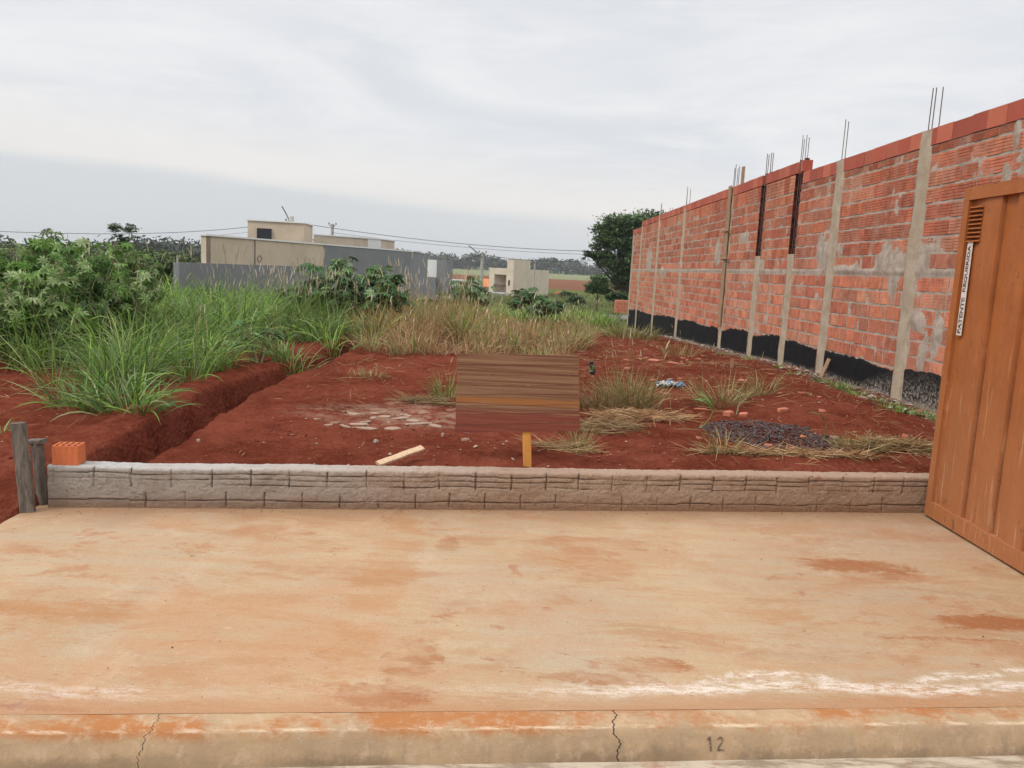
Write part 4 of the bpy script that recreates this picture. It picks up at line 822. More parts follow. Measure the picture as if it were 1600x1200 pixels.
# ------------------------------------------------------------------ rubble, stones, gravel
ICO = None
def rockmesh(n, s, flat=.6, sd=None):
    """n little angular stones as a template scatter"""
    T = np.array([(0, 0, 1), (.9, 0, .2), (.3, .85, .1), (-.7, .55, .25), (-.75, -.5, .1), (.25, -.9, .2), (0, 0, -.8)], float)
    Fq = np.array([(0, 1, 2), (0, 2, 3), (0, 3, 4), (0, 4, 5), (0, 5, 1), (6, 2, 1), (6, 3, 2), (6, 4, 3), (6, 5, 4), (6, 1, 5)]); return T, Fq
def scatter(name, x, y, z, s, pal, m, flat=.6, kind=None, label=None, cat=None, jit=.35, parent=None):
    T, Fq = rockmesh(0, 0); n = len(x); V = T[None]*(1+RN.uniform(-jit, jit, (n, 7, 3))); V[..., 2] *= flat; a = U(0, 6.28, n); ti = RN.normal(0, .25, n)
    ca, sa = np.cos(a)[:, None], np.sin(a)[:, None]; X = V[..., 0]*ca-V[..., 1]*sa; Y = V[..., 0]*sa+V[..., 1]*ca; Z = V[..., 2]+X*np.sin(ti)[:, None]
    V = np.stack([X, Y, Z], -1)*np.asarray(s)[:, None, None]*.5+np.stack([x, y, z], -1)[:, None]
    Q = (np.arange(n)[:, None, None]*7+Fq[None]).reshape(-1, 3); c = np.repeat(pick(np.array(pal), n, .15), 7, 0)
    o = mk(name, V, Q, m, parent, col=c); return tag(o, label, cat, None, kind)
M_stone = mat('stone', lambda t: (t.mix(1., t.attr(), t.mix(t.noise(t.obj(), 25, 5), (.75, .75, .75), (1.2, 1.2, 1.2)), 'MULTIPLY'), t.bump(t.noise(t.obj(), 60, 4), .4, .005)), .9, .15)
n = 26000; x = U(-6, 4.95, n); y = 4.6+U(0, 1, n)**1.4*16; k = (y > wallY(x)+.18) | (x < -3.1); k &= ~((x > -3.35) & (x < -2.4)); k &= (fbm(x*1.1, y*1.1, 3, 25)+.12*(x > .5) > RN.uniform(-.15, .45, n)); x, y = x[k], y[k]; n = len(x)
scatter('pebbles', x, y, H(x, y)+.004, .006+.034*U(0, 1, n)**5, [(.16, .04, .025), (.22, .06, .035), (.36, .26, .19), (.28, .12, .08), (.12, .03, .02)], M_stone, .7, 'stuff', 'small pebbles and clods scattered over the red soil', 'pebbles')
# grey rubble along the foot of the brick wall
n = 1500; y = 6.2+U(0, 1, n)*28; x = 4.92-np.abs(RN.normal(0, .16, n)); scatter('wall_foot_rubble', x, y, H(x, y)+.012, .025+.09*U(0, 1, n)**3, [(.30, .26, .22), (.22, .18, .15), (.38, .33, .28), (.3, .12, .08), (.20, .19, .13)], M_stone, .5, 'stuff', 'grey mortar crumbs and rubble strewn along the brick wall foot', 'rubble')
parts = []
for y in np.concatenate([RN.normal(9.2, .6, 16), RN.normal(11.5, .6, 14), U(7, 18, 14)]):
    x = 4.72-abs(RN.normal(0, .12)); parts.append(tuft(x, y, 26, .13, .08, GREENS*1.2, .012, (.2, 1.2), (.2, 1.), seg=3))
V, Q, c = join(parts); tag(mk('wall_foot_weeds', V, Q, M_grass, col=c), 'low green weeds creeping along the foot of the brick wall', 'weeds', kind='stuff')
n = 700; x = U(-2.9, 3.0, n); q_ = np.where(U(0, 1, n) < .8, np.abs(RN.normal(0, .08, n)), U(0, 2.2, n)); y = wallY(x)-.02-q_; k = y > curbY(x); x, y = x[k], y[k]
scatter('soil_grit', x, y, np.full(len(x), .004), .003+.008*U(0, 1, len(x))**4, [(.20, .08, .04), (.12, .05, .03), (.30, .18, .11)], M_stone, .7, 'stuff', 'fine crumbs of soil and grit scattered on the pavement slab', 'grit')
# black gravel pile
g = G(1200, 690, .2); n = 5200; r = U(0, 1, n)**.62*1.12; a = U(0, 6.28, n); ww = 1+.5*fbm(np.cos(a)*1.5+5, np.sin(a)*1.5+5, 3, 8); x = g[0]+.05+.52*r*np.cos(a)*ww; y = g[1]+.10+.5*r*np.sin(a)*ww-.12*(x-g[0])
hgt = .07*np.clip(1-r**2, 0, 1)*(1+.4*fbm(x*5, y*5, 2, 3)); scatter('gravel_pile', x, y, H(x, y)+hgt*U(.75, 1, n)+.005, U(.014, .026, n), [(.07, .065, .068), (.05, .045, .046), (.10, .092, .094), (.13, .12, .12), (.13, .045, .028), (.14, .05, .032), (.12, .04, .026)], M_stone, .8, 'stuff', 'dark grey gravel pile spread on the red soil', 'gravel')
# broken flat cement crusts
M_crust = mat('cement_crust', lambda t: (t.mix(t.noise(t.obj(), 8, 6, .7), (.25, .155, .11), (.42, .31, .235)), t.bump(t.noise(t.obj(), 30, 5), .6, .01)), .95, .1)
M_frag = mat('brick_fragment', lambda t: (t.mix(t.noise(t.obj(), 12, 5, .7), (.42, .12, .065), (.55, .24, .16)), t.bump(t.noise(t.obj(), 40, 4), .5, .006)), .9, .15)
M_frag2 = mat('orange_fragment', lambda t: (t.mix(t.noise(t.obj(), 12, 5, .7), (.52, .17, .05), (.55, .25, .12)), t.bump(t.noise(t.obj(), 40, 4), .5, .006)), .9, .15)
M_white = mat('white_stone', lambda t: (t.mix(t.noise(t.obj(), 12, 5, .7), (.46, .38, .32), (.30, .20, .15)), t.bump(t.noise(t.obj(), 40, 4), .5, .006)), .9, .15)
def slabpiece(name, label, cat, px, py, w_, d, h, m, group=None, z=.2, tilt=.12, az=None):
    g = G(px, py, z); base = np.array([g[0], g[1], Hs(g[0], g[1])]); k = RN.integers(5, 8); a = np.sort(U(0, 6.28, k)+np.linspace(0, 6.28, k, endpoint=False)*4 % 6.28) if False else np.linspace(0, 6.28, k, endpoint=False)+U(-.35, .35, k)
    r = U(.75, 1.15, k); P2 = np.stack([np.cos(a)*r*w_/2, np.sin(a)*r*d/2], -1); R = rotm(U(-.5, .5, 1)[0] if az is None else az, RN.normal(0, tilt), RN.normal(0, tilt))
    lo = np.c_[P2, np.full(k, -h*.5)]; mid = np.c_[P2*1.03, U(.1, .3, k)*h]; hi = np.c_[P2*.9, np.full(k, h*.5)+U(-.1, .1, k)*h]
    V = (np.concatenate([lo, mid, hi])@R.T)+base+np.array([0, 0, h*.35]); q = lambda o: np.array([[o+i, o+(i+1) % k, o+k+(i+1) % k, o+k+i] for i in range(k)])
    o = mk(name, V, [q(0), q(k), np.array([[2*k+i for i in range(k)]])], m, org=base); return tag(o, label, cat, group)
CG = 'flat crusts of broken cement on the soil'
for px, py, w_, d in [(552, 650, .17, .10), (572, 663, .16, .12), (600, 655, .18, .14), (625, 657, .26, .20), (637, 652, .16, .1), (570, 672, .3, .1), (655, 666, .34, .10), (560, 667, .24, .1), (612, 673, .2, .1), (585, 647, .12, .09), (540, 672, .15, .09), (583, 659, .1, .1), (524, 664, .11, .08), (645, 660, .18, .12), (495, 660, .1, .06), (514, 669, .12, .08), (680, 668, .2, .08)]:
    w_ *= .8; d *= .8; slabpiece('cement_crust', 'flat broken piece of grey cement crust in the scatter left of the sign board', 'rubble', px, py, w_, d, .014, M_crust, CG)
one = lambda name, label, px, py, w_, d, h, m, cat, z=.2, **k: slabpiece(name, label, cat, px, py, *(q*(.68 if m is M_white else 1) for q in (w_, d, h)), m, None, z, **k)
one('stone', 'grey stone on the soil midway between the slat and the cement crusts', 587, 688, .07, .06, .04, M_white, 'stone')
one('stone', 'small grey stone near the edge of the trench', 310, 690, .05, .05, .03, M_white, 'stone')
one('stone', 'pale pebble on the very lip of the trench', 296, 675, .04, .04, .03, M_white, 'stone')
one('stone', 'flat pale stone just left below the sign board', 728, 680, .09, .06, .025, M_white, 'stone')
one('stone', 'darker flat stone left of the wall-side stake, in front of the pale stone', 727, 688, .08, .05, .02, M_crust, 'stone')
one('stone', 'upright grey chip on the soil left of the two flat stones', 692, 682, .04, .04, .05, M_white, 'stone')
one('stone', 'left one of two white stones in the straw near the container', 1355, 697, .05, .05, .045, M_white, 'stone')
one('stone', 'right one of two white stones in the straw near the container', 1373, 696, .055, .05, .05, M_white, 'stone')
one('brick_fragment', 'flat bright red tile fragment behind the cloth', 1022, 568, .30, .2, .03, M_frag, 'brick fragment')
one('brick_fragment', 'narrow red shard right of the flat bright tile', 1056, 574, .24, .1, .03, M_frag, 'brick fragment')
one('brick_fragment', 'pink brick fragment at the far right end of the gravel pile', 1222, 663, .15, .07, .04, M_frag, 'brick fragment')
one('brick_fragment', 'pink chip beside the lone bent weed stem', 1283, 667, .09, .06, .03, M_frag, 'brick fragment')
one('brick_fragment', 'red brick lump behind the gravel pile, left one', 1137, 660, .11, .08, .05, M_frag, 'brick fragment')
one('brick_fragment', 'red brick lump behind the gravel pile, right one', 1160, 661, .11, .07, .05, M_frag, 'brick fragment')
one('brick_fragment', 'red brick piece lying in the middle of the gravel', 1201, 690, .08, .06, .05, M_frag, 'brick fragment', z=.27)
one('brick_fragment', 'low red chip at the front edge of the gravel', 1237, 698, .08, .05, .04, M_frag, 'brick fragment', z=.24)
one('brick_fragment', 'orange hollow brick corner at the right edge of the gravel', 1255, 690, .075, .06, .075, M_frag2, 'brick fragment', z=.24)
one('brick_fragment', 'reddish chunk in the straw nearest the container', 1413, 700, .06, .06, .05, M_frag, 'brick fragment')
one('brick_fragment', 'pinkish chip on the mound between the two olive tufts', 1160, 602, .16, .1, .03, M_frag, 'brick fragment')
RG = 'small red brick shards strewn on the mound'
for _ in range(44):
    x = RN.normal(3.2, .9); y = U(9.5, 19, 1)[0] if _ < 40 else U(7, 10, 1)[0]; x = min(x, 4.7); px, py = proj(x, y, .2); slabpiece('brick_shard', 'small red brick shard strewn over the mound between the cloth and the brick wall', 'brick fragment', px, py, U(.04, .14, 1)[0], U(.03, .09, 1)[0], .02, M_frag if RN.random() < .8 else M_crust, RG)
# crumpled cloth
def cloth():
    g = G(1045, 604, .22); n = 34; u = np.linspace(-1, 1, n); A, B = np.meshgrid(u, u); r = .02*fbm(A*2, B*2, 2, 1); edge = 1+.25*fbm(A*1.5+4, B*1.5, 2, 9)
    X = g[0]+A*.19*edge+.05*fbm(A*2.5, B*2.5, 3, 41); Y = g[1]+B*.14*edge+.05*fbm(A*2.5, B*2.5, 3, 43)
    Z = H(X, Y)+.012+.14*np.clip(fbm(A*2.2, B*2.2, 3, 45)+.28, 0, 1)*(1-.6*np.clip(np.hypot(A, B), 0, 1)**3)+.025*np.abs(np.sin(A*9+B*4))
    def f(t):
        c = t.obj(); k = t.noise(c, 9, 3, .5, 1.5); b = t.mix(t.rng(k, .44, .5), (.52, .46, .40), (.11, .19, .28)); b = t.mix(t.rng(t.noise(c, 16, 3, .5, 1), .56, .6), b, (.05, .04, .04)); return b
    o = mk('cloth_rag', np.stack([X, Y, Z], -1), grid_faces(n, n), mat('rag_cloth', f, .9, .1), smooth=True, org=(g[0], g[1], Hs(g[0], g[1]))); tag(o, 'crumpled blue and white cloth rag lying on the soil', 'rag')
cloth()
def cup():
    g = P(925, 575, G(925, 610, .2)[1]); m = MB(); pr = [(.0, .035), (.03, .042), (.06, .03), (.10, .038), (.13, .025), (.16, .028)]
    pts = [(g[0]+.012*math.sin(k), g[1], g[2]-.08+h) for k, (h, r) in enumerate(pr)]; m.tube(pts, [r for h, r in pr], 9); tag(m.build('plastic_bag', mat('black_plastic', lambda t: t.mix(t.rng(t.noise(t.obj(), 18, 3), .5, .6), (.012, .012, .012), (.12, .2, .07)), .4, .5), org=g), 'small crumpled black and green plastic bag caught on the dry weeds beside the sign board', 'bag')
cup()
plank('ground_peg', (P(1142, 585, 12.6)[0], 12.6, Hs(3.4, 12.6)-.05), (P(1145, 560, 12.6)[0], 12.6, P(1145, 560, 12.6)[2]), .05, .03, (0, -1, 0), M_board, 'small wooden peg standing in the soil before the brick wall', 'peg')
# ------------------------------------------------------------------ castor plants and shrubs
def palm(nl=8, wid=.2, fold=.1):
    V = [(0, 0, 0)]; f = []
    for i in range(nl):
        a = math.pi*(-.82+1.64*i/(nl-1)); L = 1-.35*abs(i/(nl-1)-.5)*2; c, s = math.cos(a), math.sin(a); k = len(V)
        V += [(L*.5*c+wid*s, L*.5*s-wid*c, .04), (L*c, L*s, -.16), (L*.5*c-wid*s, L*.5*s+wid*c, .04)]; f.append((0, k, k+1, k+2))
    return np.array(V, float), np.array(f)
def castor(name, label, base, top, rx, ry, nleaf, ls, pal, nst=5, nl=8, wid=.17, up=.5, group=None, lowfill=.35, shape=1.):
    """base (x,y,z); crown is an ellipsoid whose top is at z=top"""
    t = thing(name, label, 'plant', base, group); bx, by, bz = base; h = top-bz; T, Fq = palm(nl, wid); m = MB(); Vs, Qs, Cs, n = [], [], [], 0
    heads = []
    for k in range(nst):
        a = U(0, 6.28, 1)[0]; r = np.sqrt(U(0.05, 1, 1)[0]); e = np.array([bx+rx*r*math.cos(a), by+ry*r*math.sin(a), bz+h*(1-.45*r**2*shape)*U(.8, 1., 1)[0]])
        mid = np.array([bx, by, bz])*.55+e*.45+np.array([0, 0, -.05*h]); p0 = np.array([bx+RN.normal(0, .08), by+RN.normal(0, .08), bz-.03]); m.tube([p0, (p0+mid)/2+np.array([0, 0, .03]), mid, e], [.022, .018, .014, .008], 6); heads.append((mid, e))
    for i in range(nleaf):
        mid, e = heads[i % nst]; q = U(lowfill, 1., 1)[0]; s0 = mid+(e-mid)*q if q > .3 else mid; a = U(0, 6.28, 1)[0]; pl = ls*U(.5, 1.2, 1)[0]
        c = s0+np.array([math.cos(a)*pl, math.sin(a)*pl, pl*U(-.1, .5, 1)[0]]); m.tube([s0, (s0+c)/2+np.array([0, 0, .02]), c], [.005, .004, .003], 4)
        R = rotm(a, 0)@rotm(0, RN.normal(0, .35), up*RN.normal(.5, .5)+.1); V = (T*ls*U(.7, 1.15, 1)[0])@R.T+c; Vs.append(V); Qs.append(Fq+n); n += len(V); Cs.append(np.repeat(pick(pal, 1, .14), len(V), 0))
    m.build('stem', M_stem, t); mk('foliage', np.concatenate(Vs), np.concatenate(Qs), M_leaf, t, col=np.concatenate(Cs)); return t
CAS = np.array([(.055, .12, .04), (.08, .155, .05), (.11, .185, .06), (.045, .095, .04), (.16, .23, .11)])
PAL = np.array([(.11, .22, .04), (.18, .30, .07), (.25, .36, .13), (.07, .15, .03), (.33, .41, .20)])
def at(px, Y, top_py): g = P(px, 500, Y); return (g[0], Y, Hs(g[0], Y)), P(px, top_py, Y)[2]
b, tp = at(556, 17.5, 390); castor('castor_plant', 'largest dark green castor plant before the grey house wall', b, tp, 1.35, .9, 900, .165, CAS*1.3, 44, lowfill=.1)
b, tp = at(474, 17.0, 398); castor('castor_plant', 'tall thin castor plant at the left side of the largest one', b, tp, .5, .4, 60, .2, CAS*1.2, 6)
b, tp = at(730, 29, 423); castor('castor_plant', 'bushy castor plant left of the utility pole', b, tp, 1.0, .8, 230, .24, CAS*1.2, 14)
b, tp = at(838, 25, 432); castor('castor_plant', 'leggy castor plant before the far beige house', b, tp, .85, .6, 110, .25, CAS*1.15, 9)
b, tp = at(668, 23, 452); castor('castor_plant', 'small dark castor plant at the right corner of the grey wall', b, tp, .35, .3, 34, .22, CAS*.8, 5)
b, tp = at(405, 10.8, 494); castor('castor_plant', 'small castor plant with grey-green leaves in the tall grass', b, tp, .3, .25, 22, .13, CAS*1.6, 5)
for i, (px, Y, ty, rx, lab) in enumerate([(95, 11.5, 362, .75, 'tallest pale-leaved shrub at left, under the wire'), (20, 11, 388, .6, 'pale-leaved shrub cut by the left photo edge'), (150, 11.2, 385, .65, 'pale-leaved shrub directly below the umbrella-shaped tree'), (198, 12.5, 376, .5, 'rightmost pale-leaved shrub of the left row'), (60, 10.2, 415, .7, 'lower pale-leaved shrub in front of the tallest one'), (-90, 12, 370, 1.2, 'pale-leaved shrub furthest left, mostly outside the photo')]):
    b, tp = at(px, Y, ty); castor('pale_shrub', lab, b, tp+.08, rx, rx, 520, .14, PAL, 36, 8, .13, 1.3, 'pale-leaved shrubs at left', .1)
# ------------------------------------------------------------------ trees
def tree(name, label, base, blobs, nleaf, ls, pal, trunk_r, cat='tree', group=None, limbs=True, seed=0):
    """blobs: (dx,dy,z_above_base,rx,ry,rz) ellipsoids of leaf clusters"""
    t = thing(name, label, cat, base, group); bx, by, bz = base; B = np.array(blobs, float); vol = (B[:, 3]*B[:, 4]*B[:, 5])**.7; pr = vol/vol.sum()
    ncl = max(6, nleaf//28); k = RN.choice(len(B), ncl, p=pr); d = RN.normal(0, 1, (ncl, 3)); d /= np.linalg.norm(d, axis=1)[:, None]; r = U(.35, 1.05, ncl)[:, None]
    cc = B[k, :3]+d*B[k, 3:]*r; cs = np.cbrt(B[k, 3]*B[k, 4]*B[k, 5])*U(.14, .30, ncl)
    j = RN.integers(0, ncl, nleaf); o = RN.normal(0, 1, (nleaf, 3))*np.array([1.2, 1.2, .5])*cs[j][:, None]; C = cc[j]+o+np.array([bx, by, bz])
    a = U(0, 6.28, nleaf); ti = RN.normal(0, .6, nleaf); s = ls*U(.5, 1.2, nleaf); u = np.stack([np.cos(a)*np.cos(ti), np.sin(a)*np.cos(ti), np.sin(ti)], -1); b_ = RN.normal(0, .5, nleaf); v_ = np.stack([-np.sin(a)*np.cos(b_), np.cos(a)*np.cos(b_), np.sin(b_)], -1)
    V = np.stack([C-u*s[:, None], C+v_*s[:, None]*.45, C+u*s[:, None], C-v_*s[:, None]*.45], 1).reshape(-1, 3); Q = np.arange(nleaf*4).reshape(-1, 4)
    cl = pick(pal, ncl, .18)[j]*U(.8, 1.2, (nleaf, 1)); mk('crown', V, Q, M_tree, t, col=np.repeat(cl, 4, 0))
    m = MB(); zc = B[:, 2].min(); top = np.array([bx, by, bz]); fork = top+np.array([RN.normal(0, .05), 0, max(zc*.55, .3)]); m.tube([top-np.array([0, 0, .2]), (top+fork)/2+RN.normal(0, trunk_r*.3, 3)*np.array([1, 1, 0]), fork], [trunk_r*1.25, trunk_r, trunk_r*.8], 8)
    if limbs:
        for q in B[:10]:
            e = top+q[:3]; md = fork*.5+e*.5+RN.normal(0, trunk_r, 3); m.tube([fork-np.array([0, 0, .05]), md, e], [trunk_r*.5, trunk_r*.28, trunk_r*.08], 6)
    m.build('trunk', M_bark, t, smooth=True); return t
DK = np.array([(.035, .065, .022), (.05, .085, .028), (.065, .10, .032), (.028, .05, .02)])
Y = 72.; s = Y/F                                          # metres per pixel at the big tree
bp = P(978, 478, Y); bz = Hs(bp[0], Y)-.1
def bl(px, py, rx, ry, dy=0, rz=None): g = P(px, py, Y); return (g[0]-bp[0], dy, g[2]-bz, rx*s, rx*s*.9, (rz or ry)*s)
tree('tall_tree', 'big dark spreading tree rising behind the far end of the brick wall', (bp[0], Y, bz), [bl(985, 350, 42, 14), bl(955, 362, 27, 14), bl(1010, 352, 34, 20), bl(942, 380, 20, 11), bl(972, 380, 36, 13), bl(921, 399, 13, 7), bl(937, 400, 17, 9), bl(955, 408, 24, 12), bl(1000, 400, 36, 22), bl(975, 425, 25, 16), bl(975, 447, 19, 15, 1), bl(1020, 430, 32, 24)], 27000, .20, DK*1.7, .28)
b = P(934, 463, 58); tree('small_tree', 'small round light green tree left of the big tree', (b[0], 58, Hs(b[0], 58)), [(-.3, 0, 1.7, .6, .6, .45), (.3, 0, 1.8, .55, .6, .5), (0, 0, 2.2, .55, .6, .4), (.5, 0, 1.4, .5, .5, .35), (-.6, 0, 1.5, .35, .4, .3)], 5500, .10, DK*1.9, .06)
b = P(964, 468, 52); tree('small_tree', 'low dark umbrella-shaped tree beside the orange brick stack', (b[0], 52, Hs(b[0], 52)), [(0, 0, 1.2, .6, .6, .3), (-.35, 0, 1.1, .4, .4, .22), (.4, 0, 1.15, .4, .4, .22)], 3500, .09, DK*1.1, .05)
Y = 45.; g = P(192, 400, Y); bz = Hs(g[0], Y)
z1 = P(190, 354, Y)[2]-bz; tree('umbrella_tree', 'slender tree with two flat round heads standing above the left shrubs', (g[0], Y, bz), [(-.42, 0, z1-.1, .36, .3, .24), (.42, 0, z1-.08, .38, .3, .26), (-.1, 0, z1-.6, .22, .2, .16), (.25, 0, z1-.68, .22, .2, .16), (.08, 0, z1-1.0, .3, .3, .3)], 2600, .07, DK*1.7, .11)
hz = [(225, 47, 392, 1.7), (262, 45, 396, 1.6), (205, 50, 388, 2.0), (288, 44, 400, 1.2), (160, 52, 392, 2.2), (110, 54, 388, 2.3), (55, 55, 384, 2.4), (0, 56, 380, 2.4), (245, 50, 398, 1.6)]
HL = ['leftmost bush of the dark hedge behind the pale shrubs', 'second bush', '']
names_ = ['bush third from the right in the dark row left of the house', 'bush second from the right in the dark row left of the house', 'bush fourth from the right in the dark row left of the house', 'bush touching the left end of the grey house wall', 'dark bush behind the pale shrubs, under the umbrella-shaped tree', 'dark bush behind the tallest pale shrub', 'dark bush behind the left pale shrubs', 'dark bush at the left photo edge behind the pale shrubs', 'low bush in the gap between the umbrella tree and the house']
for (px, Y, ty, r), lb in zip(hz, names_):
    g = P(px, 430, Y); bz = Hs(g[0], Y)-.2; top = P(px, ty, Y)[2]-bz; tree('bush', lb, (g[0], Y, bz), [(0, 0, top-r*.5, r, r, r*.5), (-r*.6, 0, top-r*.8, r*.7, r*.7, r*.5), (r*.6, 0, top-r*.75, r*.7, r*.7, r*.5), (0, -.5, top*.35, r*1.2, r, top*.3)], 6500, .16, np.array([(.07, .115, .03), (.10, .14, .035), (.055, .085, .025), (.12, .15, .05)]), .09, 'bush', 'bushes behind the grass at left')
# bushes in the valley beyond the lot
for px, py, Y, r, lb in [(690, 470, 60, 1.0, 'low bush at the foot of the white boundary wall'), (886, 454, 95, .8, 'round bush just right of the far beige house'), (900, 468, 70, .7, 'small bush in the meadow before the red field')]:
    g = P(px, py, Y); bz = Hs(g[0], Y); tree('bush', lb, (g[0], Y, bz-.1), [(0, 0, r*.6, r, r, r*.6), (r*.6, 0, r*.4, r*.6, r*.6, r*.4)], 2500, .14, DK*1.4, .05, 'bush')
# distant woods along the horizon
def woods(name, label, azs, Y, h0, h1, ls, n, pal, sd):
    Vs = []; k = len(azs); x = np.array(azs); hs = h0+(h1-h0)*np.clip(.45+1.7*fbm(x*.5/(h1*.5), x*0, 4, sd, .7), .05, 1.2)
    i = RN.integers(0, k, n); c = np.stack([x[i]+RN.normal(0, h1*.25, n), Y+U(0, h1*3, n), hs[i]*np.sqrt(U(0.0, 1, n))*U(.85, 1.08, n)], -1); c[:, 2] += H(c[:, 0], c[:, 1], False)
    a = U(0, 6.28, n); ti = RN.normal(0, .7, n); s_ = ls*U(.5, 1.2, n); u = np.stack([np.cos(a)*np.cos(ti), np.sin(a)*np.cos(ti), np.sin(ti)], -1); v_ = np.stack([-np.sin(a)*.6, np.cos(a)*.6, np.full(n, .6)], -1)
    V = np.stack([c-u*s_[:, None], c+v_*s_[:, None]*.6, c+u*s_[:, None], c-v_*s_[:, None]*.6], 1).reshape(-1, 3)
    cl = pick(pal, k, .15)[i]; tag(mk(name, V, np.arange(n*4).reshape(-1, 4), M_tree, col=np.repeat(cl, 4, 0)), label, 'woods', kind='stuff')
FAR = np.array([(.045, .062, .04), (.055, .07, .048), (.038, .052, .038)])
woods('distant_woods', 'dark tree line along the horizon beyond the fields', np.linspace(-120, 420, 260), 620, 5, 15, 1.6, 30000, FAR, 3)
woods('left_woods', 'dark lumpy woods on the horizon behind the left shrubs', np.linspace(-190, -52, 120), 190, -1.0, 11.5, .7, 36000, FAR, 12)
# ------------------------------------------------------------------ houses
def plaster(a, b, stain=(.25, .19, .14), k=.35):
    def f(t):
        c = t.obj(); n = t.noise(c, .8, 7, .65); s = t.noise(t.scale(c, (1, 1, .35)), 2.2, 6, .7); x = t.mix(t.rng(n, .35, .65), a, b); return t.mix(t.m('MULTIPLY', t.rng(s, .52, .72), k), x, stain), t.bump(t.noise(c, 20, 5), .3, .01)
    return f
M_beige = mat('raw_render', plaster((.52, .43, .33), (.60, .50, .39), (.34, .27, .20)), .9, .15); M_grey = mat('grey_paint', plaster((.20, .205, .22), (.225, .23, .245), (.17, .17, .175), .4), .8, .2)
M_trim = mat('white_flashing', lambda t: (.75, .75, .75), .5, .3); M_whitew = mat('white_wall', plaster((.68, .68, .67), (.74, .74, .73), (.5, .48, .45), .3), .85, .2)
M_glass = mat('dark_window', lambda t: (.012, .013, .02), .15, .5); M_beige2 = mat('house_beige', plaster((.58, .49, .40), (.64, .55, .45), (.34, .27, .2), .4), .9, .15)
M_metal = mat('grey_metal', lambda t: (.18, .18, .18), .5, .4); M_frame = mat('black_frame', lambda t: (.03, .03, .032), .5, .3); M_pole = mat('pole_concrete', lambda t: t.mix(t.noise(t.obj(), 3, 4), (.34, .31, .28), (.44, .41, .37)), .85, .2)
def prism(pts, z0, z1, m, name, parent, cap_=True):
    pts = np.array(pts, float); k = len(pts); V = np.concatenate([np.c_[pts, np.full(k, z0)], np.c_[pts, np.full(k, z1)]]); f = [np.array([[i, (i+1) % k, k+(i+1) % k, k+i] for i in range(k)])]
    if cap_: f.append(np.array([[k+i for i in range(k)]]))
    return mk(name, V, f, m, parent)
def strip(a, b, th, z0, z1, m, name, parent, off=0.):
    a, b = np.array(a, float), np.array(b, float); d = (b-a)/np.linalg.norm(b-a); n = np.array([d[1], -d[0]])*1.0; a2, b2 = a+n*off, b+n*off
    return prism([a2, b2, b2-n*th, a2-n*th], z0, z1, m, name, parent)
HA, HB, HC, HD = np.array((-11.14, 28.85)), np.array((-8.49, 35.77)), np.array((-5.71, 43.74)), np.array((-6.15, 54.81))
# put a, b and c on one straight facade
dirf = (HC-HA)/np.linalg.norm(HC-HA); HB = HA+dirf*((HB-HA)@dirf); nf_ = np.array([dirf[1], -dirf[0]]); HG = HA-dirf*1.35
h1 = thing('grey_house', 'single-storey house under construction with grey painted wall and raw beige upper part', 'house', (HA[0], HA[1], -.8))
gb = -1.6
strip(HG, HB, .25, gb, 1.30, M_grey, 'lower_wall', h1, .03)
strip(HA, HB, .22, 1.30, 2.27, M_beige, 'upper_wall', h1, 0)
strip(HB, HC, .28, gb, 2.27, M_grey, 'side_wall', h1, .035)
strip(HC+dirf*.0, HD, .25, gb, 2.27, M_grey, 'end_wall', h1, .03)
dl = np.array([-.345, .94]); prism([HA+dirf*.02, HA+dl*22, HA+dl*22+np.array([.2, .1]), HA+dirf*.24], gb, 2.27, M_beige, 'return_wall', h1)
strip(HA-dirf*.05, HB, .30, 2.27, 2.33, M_trim, 'flashing', h1, .05); strip(HB, HC, .34, 2.271, 2.33, M_trim, 'flashing', h1, .06); strip(HC, HD, .3, 2.27, 2.32, M_metal, 'flashing', h1, .05)
m = MB(); q = HA+dirf*((HB-HA)@dirf)*.36; m.tube([(q[0]+nf_[0]*.03, q[1]+nf_[1]*.03, 1.30), (q[0]+nf_[0]*.03, q[1]+nf_[1]*.03, 2.26)], .02, 6); m.build('drain_pipe', M_metal, h1)
m = MB(); q = HA+dirf*((HB-HA)@dirf)*.40; aa = np.linspace(0, 2*np.pi, 17); m.tube([(q[0]+nf_[0]*.015+dirf[0]*.12*math.cos(k), q[1]+nf_[1]*.015+dirf[1]*.12*math.cos(k), 1.55+.12*math.sin(k)) for k in aa], .012, 5); m.build('round_outlet', M_metal, h1)
UB = [(-14.95, 44.67), (-11.95, 45.0), (-12.2, 47.9), (-15.1, 47.6)]
prism(UB, .5, 3.55, M_beige, 'roof_block', h1); prism([(-15.02, 44.6), (-11.88, 44.93), (-12.13, 47.97), (-15.17, 47.67)], 3.55, 3.62, M_trim, 'flashing', h1)
wq = [P(402, 357, 44.72), P(424, 358, 44.72), P(424, 373, 44.72), P(402, 373, 44.72)]
m = MB(); cx_ = (wq[0]+wq[2])/2; m.box((cx_[0], 44.71, cx_[2]), (wq[1][0]-wq[0][0], .10, .56), rotm(.11)); wf = m.build('window', M_glass, h1)
m = MB()
for dz in (-.29, .29): m.box((cx_[0], 44.70, cx_[2]+dz), (wq[1][0]-wq[0][0]+.08, .14, .04), rotm(.11))
for dx_ in (-.42, .42): m.box((cx_[0]+dx_, 44.70+dx_*.11, cx_[2]), (.04, .14, .6), rotm(.11))
m.build('frame', M_metal, wf); wf.children[0].data.name = 'frame'
mk_par = None
L2 = [(-10.61, 41.9), (-7.55, 44.25), (-7.1, 46.3), (-10.6, 46.6)]
